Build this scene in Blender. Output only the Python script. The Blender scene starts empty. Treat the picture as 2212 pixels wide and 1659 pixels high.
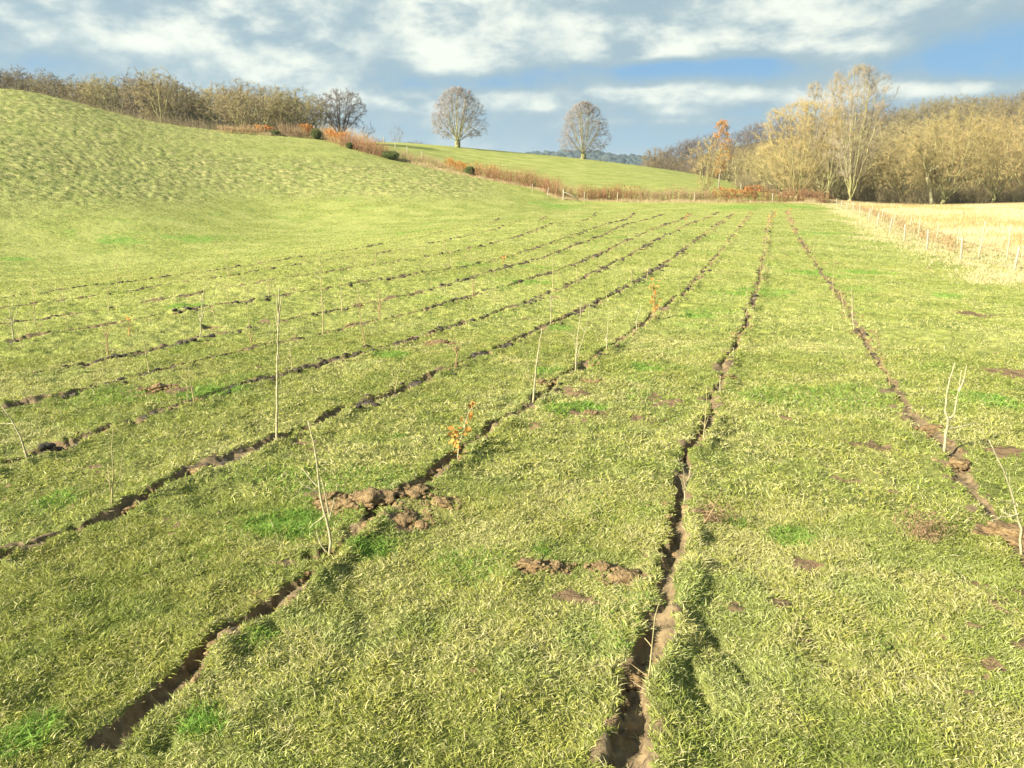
import bpy, math, random
import numpy as np
from mathutils import Vector

R = np.random.default_rng(7)
random.seed(7)
sc = bpy.context.scene

# ------------------------------------------------------------------ camera
F = 1702.0            # focal length in pixels of a 2212 px wide view of the photograph
CX, CY = 1106.0, 829.5
HC = 2.3
TH = math.atan((829.5 - 400) / F)
cam = bpy.data.cameras.new('camera')
cam.sensor_width = 36
cam.lens = F / 2212 * 36
cam.clip_start = 0.05
cam.clip_end = 12000
camo = bpy.data.objects.new('camera', cam)
camo.location = (0, 0, HC)
camo.rotation_euler = (math.pi / 2 - TH, 0, 0)
sc.collection.objects.link(camo)
sc.camera = camo
CT, ST = math.cos(TH), math.sin(TH)

# ------------------------------------------------------------------ render settings
sc.render.engine = 'CYCLES'
sc.view_settings.view_transform = 'Standard'
sc.view_settings.look = 'None'
sc.view_settings.gamma = 1
sc.view_settings.exposure = 1.74
sc.cycles.use_denoising = True
sc.cycles.denoiser = 'OPENIMAGEDENOISE'
sc.cycles.denoising_input_passes = 'RGB_ALBEDO_NORMAL'
sc.cycles.denoising_prefilter = 'ACCURATE'
sc.cycles.max_bounces = 5
sc.cycles.diffuse_bounces = 2
sc.cycles.glossy_bounces = 1
sc.cycles.transmission_bounces = 2
sc.cycles.volume_bounces = 0
sc.cycles.transparent_max_bounces = 4
sc.cycles.caustics_reflective = False
sc.cycles.caustics_refractive = False


def ray(x, y):
    u = (np.asarray(x, float) - CX) / F
    v = (CY - np.asarray(y, float)) / F
    return u, CT + v * ST, -ST + v * CT


def P(x, y, D):
    a, b, c = ray(x, y)
    return Vector((float(a / b * D), float(D), float(HC + c / b * D)))


# ------------------------------------------------------------------ sun and sky
SUN_D = Vector((-0.78, -0.50, 0.0)).normalized()      # towards the sun, on the ground
ELEV = math.radians(29)
sund = Vector((SUN_D.x * math.cos(ELEV), SUN_D.y * math.cos(ELEV), math.sin(ELEV)))
sun = bpy.data.lights.new('sun', 'SUN')
sun.energy = 4.6
sun.angle = math.radians(0.53)
sun.color = (1.0, 0.92, 0.74)
suno = bpy.data.objects.new('sun', sun)
suno.rotation_euler = (-sund).to_track_quat('-Z', 'Y').to_euler()
suno.location = (-20, -20, 30)
sc.collection.objects.link(suno)


class NT:
    def __init__(s, tree):
        s.t = tree
        s.n = tree.nodes
        s.l = tree.links

    def new(s, typ, **kw):
        n = s.n.new(typ)
        for k, v in kw.items():
            setattr(n, k, v)
        return n

    def put(s, sock, v):
        if hasattr(v, 'is_linked') or hasattr(v, 'links'):
            s.l.new(v, sock)
        elif isinstance(v, (tuple, list)):
            if len(v) == 3 and len(sock.default_value) == 4:
                v = tuple(v) + (1,)
            sock.default_value = v
        else:
            sock.default_value = v

    def m(s, op, a, b=None, c=None, clamp=False):
        n = s.new('ShaderNodeMath', operation=op)
        n.use_clamp = clamp
        s.put(n.inputs[0], a)
        if b is not None:
            s.put(n.inputs[1], b)
        if c is not None:
            s.put(n.inputs[2], c)
        return n.outputs[0]

    def mix(s, f, a, b):
        n = s.new('ShaderNodeMix', data_type='RGBA')
        s.put(n.inputs[0], f)
        s.put(n.inputs[6], a)
        s.put(n.inputs[7], b)
        return n.outputs[2]

    def ss(s, v, lo, hi):
        n = s.new('ShaderNodeMapRange', interpolation_type='SMOOTHSTEP')
        s.put(n.inputs[0], v)
        n.inputs[1].default_value = lo
        n.inputs[2].default_value = hi
        return n.outputs[0]

    def noise(s, vec, scale, detail=3, rough=0.55, dist=0.0):
        n = s.new('ShaderNodeTexNoise')
        if vec is not None:
            s.put(n.inputs['Vector'], vec)
        n.inputs['Scale'].default_value = scale
        n.inputs['Detail'].default_value = detail
        n.inputs['Roughness'].default_value = rough
        n.inputs['Distortion'].default_value = dist
        return n.outputs['Fac']

    def scale(s, vec, sx, sy, sz):
        n = s.new('ShaderNodeVectorMath', operation='MULTIPLY')
        s.put(n.inputs[0], vec)
        n.inputs[1].default_value = (sx, sy, sz)
        return n.outputs[0]


w = bpy.data.worlds.new('World')
sc.world = w
w.use_nodes = True
n = NT(w.node_tree)
w.node_tree.nodes.clear()
sky = n.new('ShaderNodeTexSky', sky_type='NISHITA')
sky.sun_disc = False
sky.sun_elevation = ELEV
sky.sun_rotation = math.atan2(sund.x, sund.y)
sky.altitude = 0
sky.air_density = 1.0
sky.dust_density = 0.6
sky.ozone_density = 2.2
geo = n.new('ShaderNodeTexCoord')
gdir = geo.outputs['Generated']
sep = n.new('ShaderNodeSeparateXYZ')
n.put(sep.inputs[0], gdir)
dx, dy, dz = sep.outputs
az = n.m('ARCTAN2', dx, dy)
hz = n.m('MAXIMUM', dz, 0.0)
# cloud field: noise stretched along the horizon, more so low down
p1 = n.scale(gdir, 3.0, 3.0, 5.0)
n1 = n.noise(p1, 2.1, 9, 0.60, 0.05)
p2 = n.scale(gdir, 6.0, 6.0, 9.0)
n2 = n.noise(p2, 2.6, 8, 0.62, 0.08)
dens = n.m('ADD', n.m('MULTIPLY', n.m('SUBTRACT', n1, .2), 0.85), n.m('MULTIPLY', n.m('SUBTRACT', n2, .0), 0.5))
# weather of the day: where banks of cloud and blue gaps lie (x, y, half width, half height, amount)
blobs = [(150, 40, 420, 70, .17), (560, 30, 300, 60, .14), (290, 75, 60, 30, .12), (110, 135, 170, 18, -.07), (330, 165, 260, 30, .05),
         (420, 125, 110, 16, -.05), (560, 110, 110, 40, .08), (690, 120, 130, 60, .12), (700, 180, 160, 20, -.02), (960, 60, 90, 90, .2),
         (905, 125, 60, 30, .12), (1050, 110, 90, 50, .16), (760, 25, 80, 30, -.12), (840, 150, 60, 50, -.12),
         (1250, 60, 260, 70, .14), (1750, 40, 400, 60, .15), (1430, 150, 300, 17, -.26), (1560, 135, 200, 16, -.22),
         (1000, 182, 190, 18, -.26), (2080, 135, 240, 30, -.26), (1780, 118, 110, 28, .2), (1500, 108, 220, 22, .12),
         (2140, 50, 90, 30, -.14), (1400, 207, 90, 13, .3), (1600, 200, 210, 16, .2), (2000, 195, 180, 12, .22),
         (910, 226, 46, 15, .34), (1178, 226, 16, 9, .28), (1180, 205, 200, 10, .1), (730, 215, 100, 10, .12),
         (1440, 240, 40, 8, .18), (1120, 250, 300, 11, -.06), (1100, 292, 500, 26, -.12), (1450, 262, 160, 7, .08)]
acc = None
for (bx, by, bw, bh, am) in blobs:
    a, b, c = ray(bx, by)
    L = math.sqrt(a * a + b * b + c * c)
    ca, ce = math.atan2(a, b), c / L
    ta = n.m('DIVIDE', n.m('SUBTRACT', az, float(ca)), bw / F)
    te = n.m('DIVIDE', n.m('SUBTRACT', dz, float(ce)), bh / F)
    q = n.m('ADD', n.m('MULTIPLY', ta, ta), n.m('MULTIPLY', te, te))
    g = n.m('MULTIPLY', n.m('EXPONENT', n.m('MULTIPLY', q, -0.8)), am)
    acc = g if acc is None else n.m('ADD', acc, g)
dens = n.m('ADD', dens, acc)
dens = n.m('ADD', dens, 0.105)
cov = n.ss(dens, 0.30, 0.62)
bright = n.ss(dens, 0.55, 0.84)
n3 = n.noise(n.scale(gdir, 5, 5, 11), 2.2, 6, 0.6, 0.1)
bright = n.m('MULTIPLY', bright, n.ss(n3, 0.34, 0.62))
ccol = n.mix(bright, (1.95, 2.68, 3.02), (5.2, 5.4, 4.7))
skyc = n.mix(0.85, sky.outputs[0], (0.74, 1.92, 3.35))
hazec = n.mix(n.m('SUBTRACT', 1.0, n.ss(dz, -0.02, 0.13)), skyc, (1.5, 2.85, 3.9))
colr = n.mix(cov, hazec, ccol)
bg = n.new('ShaderNodeBackground')
n.put(bg.inputs[0], colr)
bg.inputs[1].default_value = 0.058
out = n.new('ShaderNodeOutputWorld')
n.l.new(bg.outputs[0], out.inputs[0])


# ------------------------------------------------------------------ materials
def mat_new(name):
    m_ = bpy.data.materials.new(name)
    m_.use_nodes = True
    m_.node_tree.nodes.clear()
    return m_, NT(m_.node_tree)


def finish(t, col, rough=0.9, transl=0.0, bump=None, bstr=0.5, bdist=0.01, spec=0.2):
    o = t.new('ShaderNodeOutputMaterial')
    p = t.new('ShaderNodeBsdfPrincipled')
    t.put(p.inputs['Base Color'], col)
    p.inputs['Roughness'].default_value = rough
    p.inputs['Specular IOR Level'].default_value = spec
    if bump is not None:
        b = t.new('ShaderNodeBump')
        b.inputs['Strength'].default_value = bstr
        b.inputs['Distance'].default_value = bdist
        t.put(b.inputs['Height'], bump)
        t.l.new(b.outputs[0], p.inputs['Normal'])
    if transl > 0:
        tr = t.new('ShaderNodeBsdfTranslucent')
        t.put(tr.inputs[0], col)
        mx = t.new('ShaderNodeMixShader')
        mx.inputs[0].default_value = transl
        t.l.new(p.outputs[0], mx.inputs[1])
        t.l.new(tr.outputs[0], mx.inputs[2])
        t.l.new(mx.outputs[0], o.inputs[0])
    else:
        t.l.new(p.outputs[0], o.inputs[0])


def attr(t, name):
    a = t.new('ShaderNodeAttribute', attribute_name=name)
    return a


def mat_vcol(name, transl=0.0, rough=0.85, spec=0.15):
    m_, t = mat_new(name)
    a = attr(t, 'col')
    wp = t.new('ShaderNodeNewGeometry').outputs['Position']
    f = t.noise(wp, 0.6, 3)
    c = t.mix(t.m('MULTIPLY', f, 0.25), a.outputs['Color'], (0.30, 0.26, 0.10))
    finish(t, c, rough, transl, spec=spec)
    return m_


def mat_noise(name, c1, c2, scale=8, c3=None, rough=0.9, bump=0.0, rnd=None, transl=0.0, spec=0.2, bd=0.01):
    m_, t = mat_new(name)
    wp = t.new('ShaderNodeTexCoord').outputs['Object']
    f = t.ss(t.noise(wp, scale, 5, 0.6), 0.32, 0.68)
    c = t.mix(f, c1, c2)
    if c3:
        g = t.ss(t.noise(wp, scale * 0.27, 3, 0.5), 0.45, 0.7)
        c = t.mix(g, c, c3)
    if rnd:
        oi = t.new('ShaderNodeObjectInfo')
        c = t.mix(t.m('MULTIPLY', oi.outputs['Random'], rnd[1]), c, rnd[0])
    finish(t, c, rough, transl, bump=(t.noise(wp, scale * 2.5, 4) if bump else None), bstr=bump, bdist=bd, spec=spec)
    return m_


M = {}
M['blade'] = mat_vcol('grass_blades', 0.30)
M['straw'] = mat_vcol('dry_straw', 0.35)
M['leafc'] = mat_vcol('leaves', 0.30)
M['soil'] = mat_noise('soil', (0.095, 0.068, 0.040), (0.22, 0.162, 0.088), 14, (0.145, 0.107, 0.060), bump=0.8, bd=0.012)
M['clod'] = mat_noise('dry_clod', (0.13, 0.085, 0.04), (0.36, 0.25, 0.125), 26, (0.22, 0.145, 0.07), bump=1.0, bd=0.03)
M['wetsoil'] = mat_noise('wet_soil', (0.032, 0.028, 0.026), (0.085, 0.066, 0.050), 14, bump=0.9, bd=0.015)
M['bark_pale'] = mat_noise('pale_bark', (0.26, 0.23, 0.13), (0.46, 0.42, 0.26), 30, (0.28, 0.27, 0.14), bump=0.3, bd=0.003)
M['bark_whip'] = mat_noise('whip_bark', (0.30, 0.24, 0.12), (0.44, 0.38, 0.20), 30, (0.24, 0.24, 0.10), bump=0.2, bd=0.003)
M['bark_red'] = mat_noise('reddish_bark', (0.24, 0.15, 0.08), (0.36, 0.25, 0.14), 30, bump=0.2, bd=0.003)
M['post'] = mat_noise('weathered_post', (0.28, 0.25, 0.18), (0.42, 0.38, 0.29), 6, (0.24, 0.22, 0.16), bump=0.4, bd=0.004)
M['postgreen'] = mat_noise('mossy_post', (0.30, 0.28, 0.17), (0.44, 0.40, 0.28), 6, bump=0.4, bd=0.004)
M['wire'] = mat_noise('wire', (0.22, 0.20, 0.17), (0.32, 0.29, 0.25), 5, rough=0.6)
M['trunk_green'] = mat_noise('mossy_trunk', (0.22, 0.21, 0.09), (0.36, 0.34, 0.16), 1.6, (0.15, 0.13, 0.08), bump=0.5, bd=0.03)
M['trunk_grey'] = mat_noise('grey_trunk', (0.20, 0.17, 0.12), (0.33, 0.29, 0.20), 1.6, (0.14, 0.13, 0.09), bump=0.5, bd=0.03)
M['trunk_dark'] = mat_noise('dark_trunk', (0.075, 0.062, 0.05), (0.13, 0.11, 0.09), 1.6, bump=0.5, bd=0.03)
M['twig_lime'] = mat_noise('lime_twigs', (0.19, 0.17, 0.155), (0.28, 0.25, 0.23), 1.0)
M['twig_dark'] = mat_noise('dark_twigs', (0.105, 0.092, 0.085), (0.17, 0.145, 0.13), 1.0)
M['twig_olive'] = mat_noise('olive_twigs', (0.23, 0.20, 0.09), (0.36, 0.32, 0.15), 0.5, rnd=((0.22, 0.17, 0.09), 0.8))
M['twig_brown'] = mat_noise('brown_twigs', (0.115, 0.088, 0.056), (0.18, 0.142, 0.085), 0.5, rnd=((0.20, 0.17, 0.085), 0.8))
M['twig_gold'] = mat_noise('golden_twigs', (0.29, 0.210, 0.090), (0.41, 0.320, 0.145), 0.5, rnd=((0.27, 0.24, 0.10), 0.8))
M['twig_poplar'] = mat_noise('poplar_twigs', (0.24, 0.205, 0.14), (0.34, 0.285, 0.20), 0.5)
M['hedge_red'] = mat_noise('red_hedge_twigs', (0.21, 0.105, 0.055), (0.31, 0.17, 0.09), 1.5)
M['hedge_brown'] = mat_noise('brown_hedge_twigs', (0.24, 0.16, 0.09), (0.36, 0.25, 0.14), 1.5)
M['hedge_tan'] = mat_noise('tan_hedge_twigs', (0.29, 0.19, 0.09), (0.40, 0.28, 0.14), 1.5)
M['farwood'] = mat_noise('far_conifers', (0.030, 0.045, 0.040), (0.055, 0.070, 0.055), 0.02)
M['wall_white'] = mat_noise('white_wall', (0.6, 0.58, 0.52), (0.72, 0.70, 0.64), 0.4)
M['roof_grey'] = mat_noise('grey_roof', (0.12, 0.11, 0.11), (0.2, 0.17, 0.16), 0.4)


# ------------------------------------------------------------------ mesh helpers
def mk(name, V, faces, mat, parent=None, col=None, smooth=False, attrs=None, loc=None):
    """faces: list of int arrays (k, n)."""
    V = np.asarray(V, np.float32)
    me = bpy.data.meshes.new(name)
    me.vertices.add(len(V))
    me.vertices.foreach_set('co', V.ravel())
    faces = [np.asarray(f, np.int32) for f in faces if len(f)]
    nl = sum(f.size for f in faces)
    nf = sum(len(f) for f in faces)
    me.loops.add(nl)
    me.polygons.add(nf)
    me.loops.foreach_set('vertex_index', np.concatenate([f.ravel() for f in faces]))
    tot = np.concatenate([np.full(len(f), f.shape[1], np.int32) for f in faces])
    st = np.concatenate([[0], np.cumsum(tot)[:-1]]).astype(np.int32)
    me.polygons.foreach_set('loop_start', st)
    me.polygons.foreach_set('loop_total', tot)
    if smooth:
        me.polygons.foreach_set('use_smooth', np.ones(nf, bool))
    if col is not None:
        a = me.color_attributes.new('col', 'BYTE_COLOR', 'POINT')
        c4 = np.ones((len(V), 4), np.float32)
        c4[:, :3] = col
        a.data.foreach_set('color', c4.ravel())
    if attrs:
        for k, v in attrs.items():
            a = me.attributes.new(k, 'FLOAT', 'POINT')
            a.data.foreach_set('value', np.asarray(v, np.float32))
    me.update()
    me.validate(verbose=False) if False else None
    me.materials.append(mat)
    o = bpy.data.objects.new(name, me)
    sc.collection.objects.link(o)
    if loc is not None:
        o.location = loc
    if parent:
        o.parent = parent
    return o


def tag(o, label=None, cat=None, group=None, kind=None):
    if label:
        o['label'] = label
    if cat:
        o['category'] = cat
    if group:
        o['group'] = group
    if kind:
        o['kind'] = kind
    return o


def empty(name, loc):
    o = bpy.data.objects.new(name, None)
    o.empty_display_size = 0.2
    o.location = loc
    sc.collection.objects.link(o)
    return o


def copy_tree(o):
    c = o.copy()
    sc.collection.objects.link(c)
    for ch in list(o.children):
        d = ch.copy()
        sc.collection.objects.link(d)
        d.parent = c
    return c


def frames(d):
    d = d / np.maximum(np.linalg.norm(d, axis=1, keepdims=True), 1e-9)
    a = np.where(np.abs(d[:, 2:3]) > 0.9, np.array([[1., 0, 0]]), np.array([[0., 0, 1.]]))
    u = np.cross(d, a)
    u /= np.linalg.norm(u, axis=1, keepdims=True)
    return u, np.cross(d, u)


def tubes(p0, p1, r0, r1, sides):
    n_ = len(p0)
    u, v = frames(p1 - p0)
    ang = np.arange(sides) * 2 * math.pi / sides
    ring = u[:, None, :] * np.cos(ang)[None, :, None] + v[:, None, :] * np.sin(ang)[None, :, None]
    A = p0[:, None, :] + ring * np.asarray(r0)[:, None, None]
    B = p1[:, None, :] + ring * np.asarray(r1)[:, None, None]
    V = np.concatenate([A, B], 1).reshape(-1, 3)
    k = np.arange(sides)
    q = np.stack([k, (k + 1) % sides, (k + 1) % sides + sides, k + sides], 1)
    Fq = (np.arange(n_)[:, None, None] * 2 * sides + q[None]).reshape(-1, 4)
    return V, Fq


def spikes(p0, p1, r0):
    """three sided tapering twigs"""
    n_ = len(p0)
    u, v = frames(p1 - p0)
    ang = np.arange(3) * 2 * math.pi / 3
    ring = u[:, None, :] * np.cos(ang)[None, :, None] + v[:, None, :] * np.sin(ang)[None, :, None]
    A = p0[:, None, :] + ring * np.asarray(r0)[:, None, None]
    V = np.concatenate([A, p1[:, None, :]], 1).reshape(-1, 3)
    q = np.array([[0, 1, 3], [1, 2, 3], [2, 0, 3]])
    return V, (np.arange(n_)[:, None, None] * 4 + q[None]).reshape(-1, 3)


def quads(c, a, b):
    """leaf quads: centre, half axes"""
    V = np.stack([c - a, c + b * 0.6, c + a, c - b * 0.6], 1).reshape(-1, 3)
    return V, np.arange(len(V)).reshape(-1, 4)


def polytube(pts, radii, sides=6):
    """one smooth tube along a polyline, closed at the tip"""
    pts = np.asarray(pts, float)
    k = len(pts)
    t = np.gradient(pts, axis=0)
    u, v = frames(t)
    for i in range(1, k):                      # keep the frame from twisting
        uu = u[i - 1] - t[i] * (u[i - 1] @ t[i]) / max(t[i] @ t[i], 1e-12)
        uu /= max(np.linalg.norm(uu), 1e-9)
        u[i] = uu
        v[i] = np.cross(t[i] / np.linalg.norm(t[i]), uu)
    ang = np.arange(sides) * 2 * math.pi / sides
    V = (pts[:, None] + (u[:, None] * np.cos(ang)[None, :, None] + v[:, None] * np.sin(ang)[None, :, None]) * np.asarray(radii)[:, None, None]).reshape(-1, 3)
    q = []
    for i in range(k - 1):
        for j in range(sides):
            q.append((i * sides + j, i * sides + (j + 1) % sides, (i + 1) * sides + (j + 1) % sides, (i + 1) * sides + j))
    V = np.vstack([V, pts[-1] + t[-1] * 0.02])
    tr = [((k - 1) * sides + j, (k - 1) * sides + (j + 1) % sides, len(V) - 1) for j in range(sides)]
    return V, np.array(q), np.array(tr)


class Acc:
    def __init__(s):
        s.V, s.F, s.C, s.n = [], {}, [], 0

    def add(s, V, *Fs, col=None):
        for f in Fs:
            if len(f):
                s.F.setdefault(f.shape[1], []).append(np.asarray(f) + s.n)
        s.V.append(V)
        if col is not None:
            s.C.append(np.broadcast_to(col, (len(V), 3)) if np.ndim(col) == 1 else col)
        s.n += len(V)

    def build(s, name, mat, parent=None, smooth=False, loc=None):
        V = np.concatenate(s.V)
        return mk(name, V, [np.concatenate(v) for v in s.F.values()], mat, parent,
                  col=np.concatenate(s.C) if s.C else None, smooth=smooth, loc=loc)


# ------------------------------------------------------------------ noise
def _h(ix, iy, seed):
    a = (ix.astype(np.int64) * 374761393 + iy.astype(np.int64) * 668265263 + seed * 974634777) & 0xffffffff
    a = ((a ^ (a >> 13)) * 1274126177) & 0xffffffff
    return ((a ^ (a >> 16)) & 0xffffff) / float(0xffffff)


def vn(x, y, seed=0):
    x = np.asarray(x, float)
    y = np.asarray(y, float)
    ix, iy = np.floor(x), np.floor(y)
    fx, fy = x - ix, y - iy
    fx = fx * fx * (3 - 2 * fx)
    fy = fy * fy * (3 - 2 * fy)
    a, b = _h(ix, iy, seed), _h(ix + 1, iy, seed)
    c, d = _h(ix, iy + 1, seed), _h(ix + 1, iy + 1, seed)
    return (a + (b - a) * fx) * (1 - fy) + (c + (d - c) * fx) * fy


def fbm(x, y, seed=0, oct=3):
    s, a, tot = 0, 1, 0
    for i in range(oct):
        s = s + a * vn(x * 2 ** i + 17.3 * i, y * 2 ** i - 9.1 * i, seed + i)
        tot += a
        a *= 0.5
    return s / tot


def sstep(x, a, b):
    t = np.clip((x - a) / (b - a), 0, 1)
    return t * t * (3 - 2 * t)


# ------------------------------------------------------------------ terrain shape
def plane(Rr):
    return -0.0195 * np.minimum(Rr, 14) - 0.003 * (np.clip(Rr, 14, 60) - 14)


ctl = []      # (az, lnR, z)


def addw(X, Y, z):
    r = math.hypot(X, Y)
    ctl.append((math.atan2(X, Y), math.log(r), z - float(plane(np.array(r)))))


def addi(x, y, D):
    p = P(x, y, D)
    addw(p.x, p.y, p.z)


for R0 in (0.5, 1.3, 2.6, 5, 9, 14):
    for a0 in (-50, -30, -10, 10, 30, 50):
        addw(R0 * math.sin(math.radians(a0)), R0 * math.cos(math.radians(a0)), float(plane(np.array(R0))))
for c in [(2191, 583, 28.9), (2075, 562.6, 32), (1953, 522, 41), (1876, 477.5, 60), (1839, 459, 75), (1808, 452, 87),
          (1870, 441, 125), (2212, 437, 125), (2212, 480, 60),
          (1650, 560, 30), (1665, 480, 58), (1100, 560, 28), (600, 560, 28), (0, 640, 19), (1100, 480, 52), (1400, 500, 45),
          (0, 490, 55), (300, 474, 63), (600, 456, 80), (1210, 433, 99), (1500, 437, 97), (1750, 438, 95),
          (0, 330, 75), (0, 190, 110), (300, 360, 85), (300, 258, 115), (550, 370, 95), (550, 287, 126),
          (700, 299, 130), (760, 313, 125), (860, 345, 120), (1000, 376, 113), (1170, 411, 104),
          (900, 400, 95), (900, 435, 86), (0, 250, 92),
          (1250, 400, 116), (1500, 405, 121), (870, 309, 170), (1000, 319, 180), (1250, 342, 190), (1500, 376, 200),
          (1660, 402, 205), (1750, 425, 160), (1300, 370, 150), (1000, 345, 150)]:
    addi(*c)
addw(-72, 110, 14.0)


def below(x, D, z):
    p = P(x, 400, D)
    addw(p.x, D, z)


for c in [(0, 150, 17.5), (300, 150, 12.5), (550, 160, 10.5), (700, 160, 10.3), (0, 300, 21), (400, 300, 15), (700, 260, 11),
          (870, 260, 9), (1250, 270, 3), (1500, 280, -4), (1000, 450, -12), (1350, 450, -15), (400, 450, 5), (0, 450, 10),
          (1660, 300, 0), (1500, 330, 1), (1800, 180, -.2), (2200, 170, .2), (1950, 160, -.2),
          (1420, 340, 4.5), (1490, 340, 9.5), (1650, 340, 17.5), (1780, 340, 22.5), (1950, 340, 26.5), (2200, 340, 30), (2212, 230, 9), (1900, 230, 8), (1700, 240, 4),
          (1420, 480, -10), (1700, 480, 8), (2200, 480, 22), (1350, 340, -4)]:
    below(*c)
ctl = np.array(ctl)


def tps_fit(c, lam=1e-4):
    X = np.stack([c[:, 0] * 1.6, c[:, 1]], 1)
    d = np.linalg.norm(X[:, None] - X[None], axis=2)
    K = d ** 2 * np.log(d + 1e-9) + lam * np.eye(len(X))
    Pm = np.hstack([np.ones((len(X), 1)), X])
    A = np.block([[K, Pm], [Pm.T, np.zeros((3, 3))]])
    s = np.linalg.solve(A, np.concatenate([c[:, 2], np.zeros(3)]))
    return X, s


TX, TS = tps_fit(ctl)


def tps_eval(a_, l_):
    q = np.stack([a_.ravel() * 1.6, l_.ravel()], 1)
    out_ = np.empty(len(q))
    for i in range(0, len(q), 20000):
        s = q[i:i + 20000]
        d = np.sqrt(((s[:, None] - TX[None]) ** 2).sum(2))
        out_[i:i + 20000] = (d ** 2 * np.log(d + 1e-9)) @ TS[:len(TX)] + TS[len(TX)] + s @ TS[len(TX) + 1:]
    return out_.reshape(a_.shape)


# coarse table of the terrain, then bilinear lookups
TA = np.radians(np.arange(-50, 50.01, 0.5))
TL = np.arange(math.log(0.5), math.log(480), 0.02)
tab = tps_eval(*np.meshgrid(TA, TL, indexing='ij'))
tab[:, :] *= sstep(TL, math.log(14), math.log(22))[None]


def base_z(X, Y):
    X = np.asarray(X, float)
    Y = np.asarray(Y, float)
    r = np.hypot(X, Y)
    a = np.arctan2(X, Y)
    l = np.log(np.clip(r, 0.5, 470))
    fa = (np.clip(a, TA[0], TA[-1]) - TA[0]) / (TA[1] - TA[0])
    fl = (l - TL[0]) / (TL[1] - TL[0])
    ia = np.clip(fa.astype(int), 0, len(TA) - 2)
    il = np.clip(fl.astype(int), 0, len(TL) - 2)
    fa, fl = fa - ia, fl - il
    z = (tab[ia, il] * (1 - fa) + tab[ia + 1, il] * fa) * (1 - fl) + (tab[ia, il + 1] * (1 - fa) + tab[ia + 1, il + 1] * fa) * fl
    z = z * (1 - sstep(np.abs(a), math.radians(52), math.radians(95)))
    far = sstep(r, 480, 900)
    z = z * (1 - far) - 18 * far
    # distant ridge across the valley
    ridge = sstep(r, 1300, 2300) * (74 + 10 * np.sin(a * 9 + 1) + 8 * np.sin(a * 23) + 5 * np.sin(r / 300.))
    z = z + ridge - 60 * sstep(r, 2800, 5000)
    return z + plane(r)


def G(x, y):
    """where the sight line of a pixel meets the ground"""
    a, b, c = ray(x, y)
    D = np.exp(np.linspace(math.log(1.5), math.log(450), 4000))
    zz = HC + c / b * D
    g = base_z(a / b * D, D)
    k = np.nonzero(zz < g)[0]
    if len(k) == 0:
        return None
    D0 = D[max(k[0] - 1, 0)]
    D1 = D[k[0]]
    for _ in range(20):
        Dm = (D0 + D1) / 2
        if HC + c / b * Dm < base_z(a / b * Dm, Dm):
            D1 = Dm
        else:
            D0 = Dm
    return Vector((float(a / b * D1), float(D1), float(base_z(a / b * D1, D1))))


# ------------------------------------------------------------------ planting rows (slits cut in the turf)
# pixels along the row, width, depth, share of its length that is open, height of the turf turned up on its right
rows_px = [
    ([(2290, 1290), (2172, 1130), (2110, 1060), (2040, 975), (1985, 905), (1935, 850), (1895, 780), (1850, 705), (1815, 640), (1780, 595), (1735, 530), (1712, 490), (1700, 455)], .040, .04, .88, .01, 'light'),
    ([(1328, 1720), (1352, 1600), (1370, 1500), (1395, 1400), (1412, 1290), (1430, 1190), (1455, 1120), (1478, 1050), (1500, 960), (1530, 890), (1556, 820), (1590, 735), (1612, 690), (1638, 610), (1650, 550), (1657, 500), (1667, 455)], .035, .085, 1.0, .055, 'dark'),
    ([(200, 1660), (270, 1590), (360, 1490), (440, 1420), (540, 1340), (620, 1280), (700, 1190), (790, 1130), (850, 1080), (900, 1040), (985, 985), (1060, 935), (1150, 865), (1235, 810), (1300, 762), (1370, 715), (1430, 670), (1500, 610), (1560, 540), (1595, 495), (1622, 458)], .037, .09, 1.0, .05, 'dark'),
    ([(-60, 1240), (0, 1213), (90, 1180), (180, 1135), (280, 1090), (400, 1030), (500, 985), (595, 955), (690, 912), (760, 880), (830, 852), (930, 818), (1030, 770), (1090, 742), (1200, 698), (1300, 650), (1380, 605), (1450, 560), (1530, 500), (1585, 460)], .048, .085, .97, .035, 'dark'),
    ([(-60, 1035), (60, 983), (130, 950), (230, 925), (320, 895), (430, 855), (540, 830), (690, 790), (840, 745), (960, 712), (1040, 690), (1120, 660), (1200, 630), (1280, 590), (1350, 557), (1420, 518), (1500, 480), (1550, 458)], .052, .075, .78, .03, 'dark'),
    ([(-60, 905), (0, 886), (60, 868), (150, 850), (240, 825), (330, 805), (440, 780), (580, 745), (700, 715), (800, 700), (950, 660), (1050, 630), (1150, 602), (1250, 568), (1330, 533), (1420, 492), (1495, 460)], .060, .08, .85, .03, 'dark'),
    ([(-60, 835), (60, 815), (150, 790), (270, 765), (400, 740), (500, 718), (620, 690), (740, 668), (860, 645), (980, 612), (1080, 582), (1190, 550), (1300, 510), (1390, 476), (1440, 458)], .058, .07, .80, .025, 'dark'),
    ([(-60, 745), (0, 737), (80, 727), (230, 700), (380, 675), (500, 655), (640, 635), (800, 610), (950, 585), (1050, 566), (1180, 530), (1290, 492), (1370, 460)], .072, .08, 1.0, .04, 'dark'),
    ([(-60, 708), (100, 690), (200, 672), (320, 652), (440, 630), (560, 610), (700, 590), (850, 566), (1000, 540), (1120, 512), (1220, 480), (1290, 458)], .062, .07, .82, .025, 'dark'),
    ([(-60, 675), (60, 659), (180, 645), (300, 625), (420, 606), (560, 585), (700, 565), (830, 545), (960, 520), (1080, 493), (1180, 466)], .058, .06, .72, .02, 'dark'),
    ([(-60, 652), (200, 618), (400, 592), (560, 572), (700, 548), (850, 522), (980, 495), (1080, 470)], .05, .04, .55, .01, 'dark')]


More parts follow.
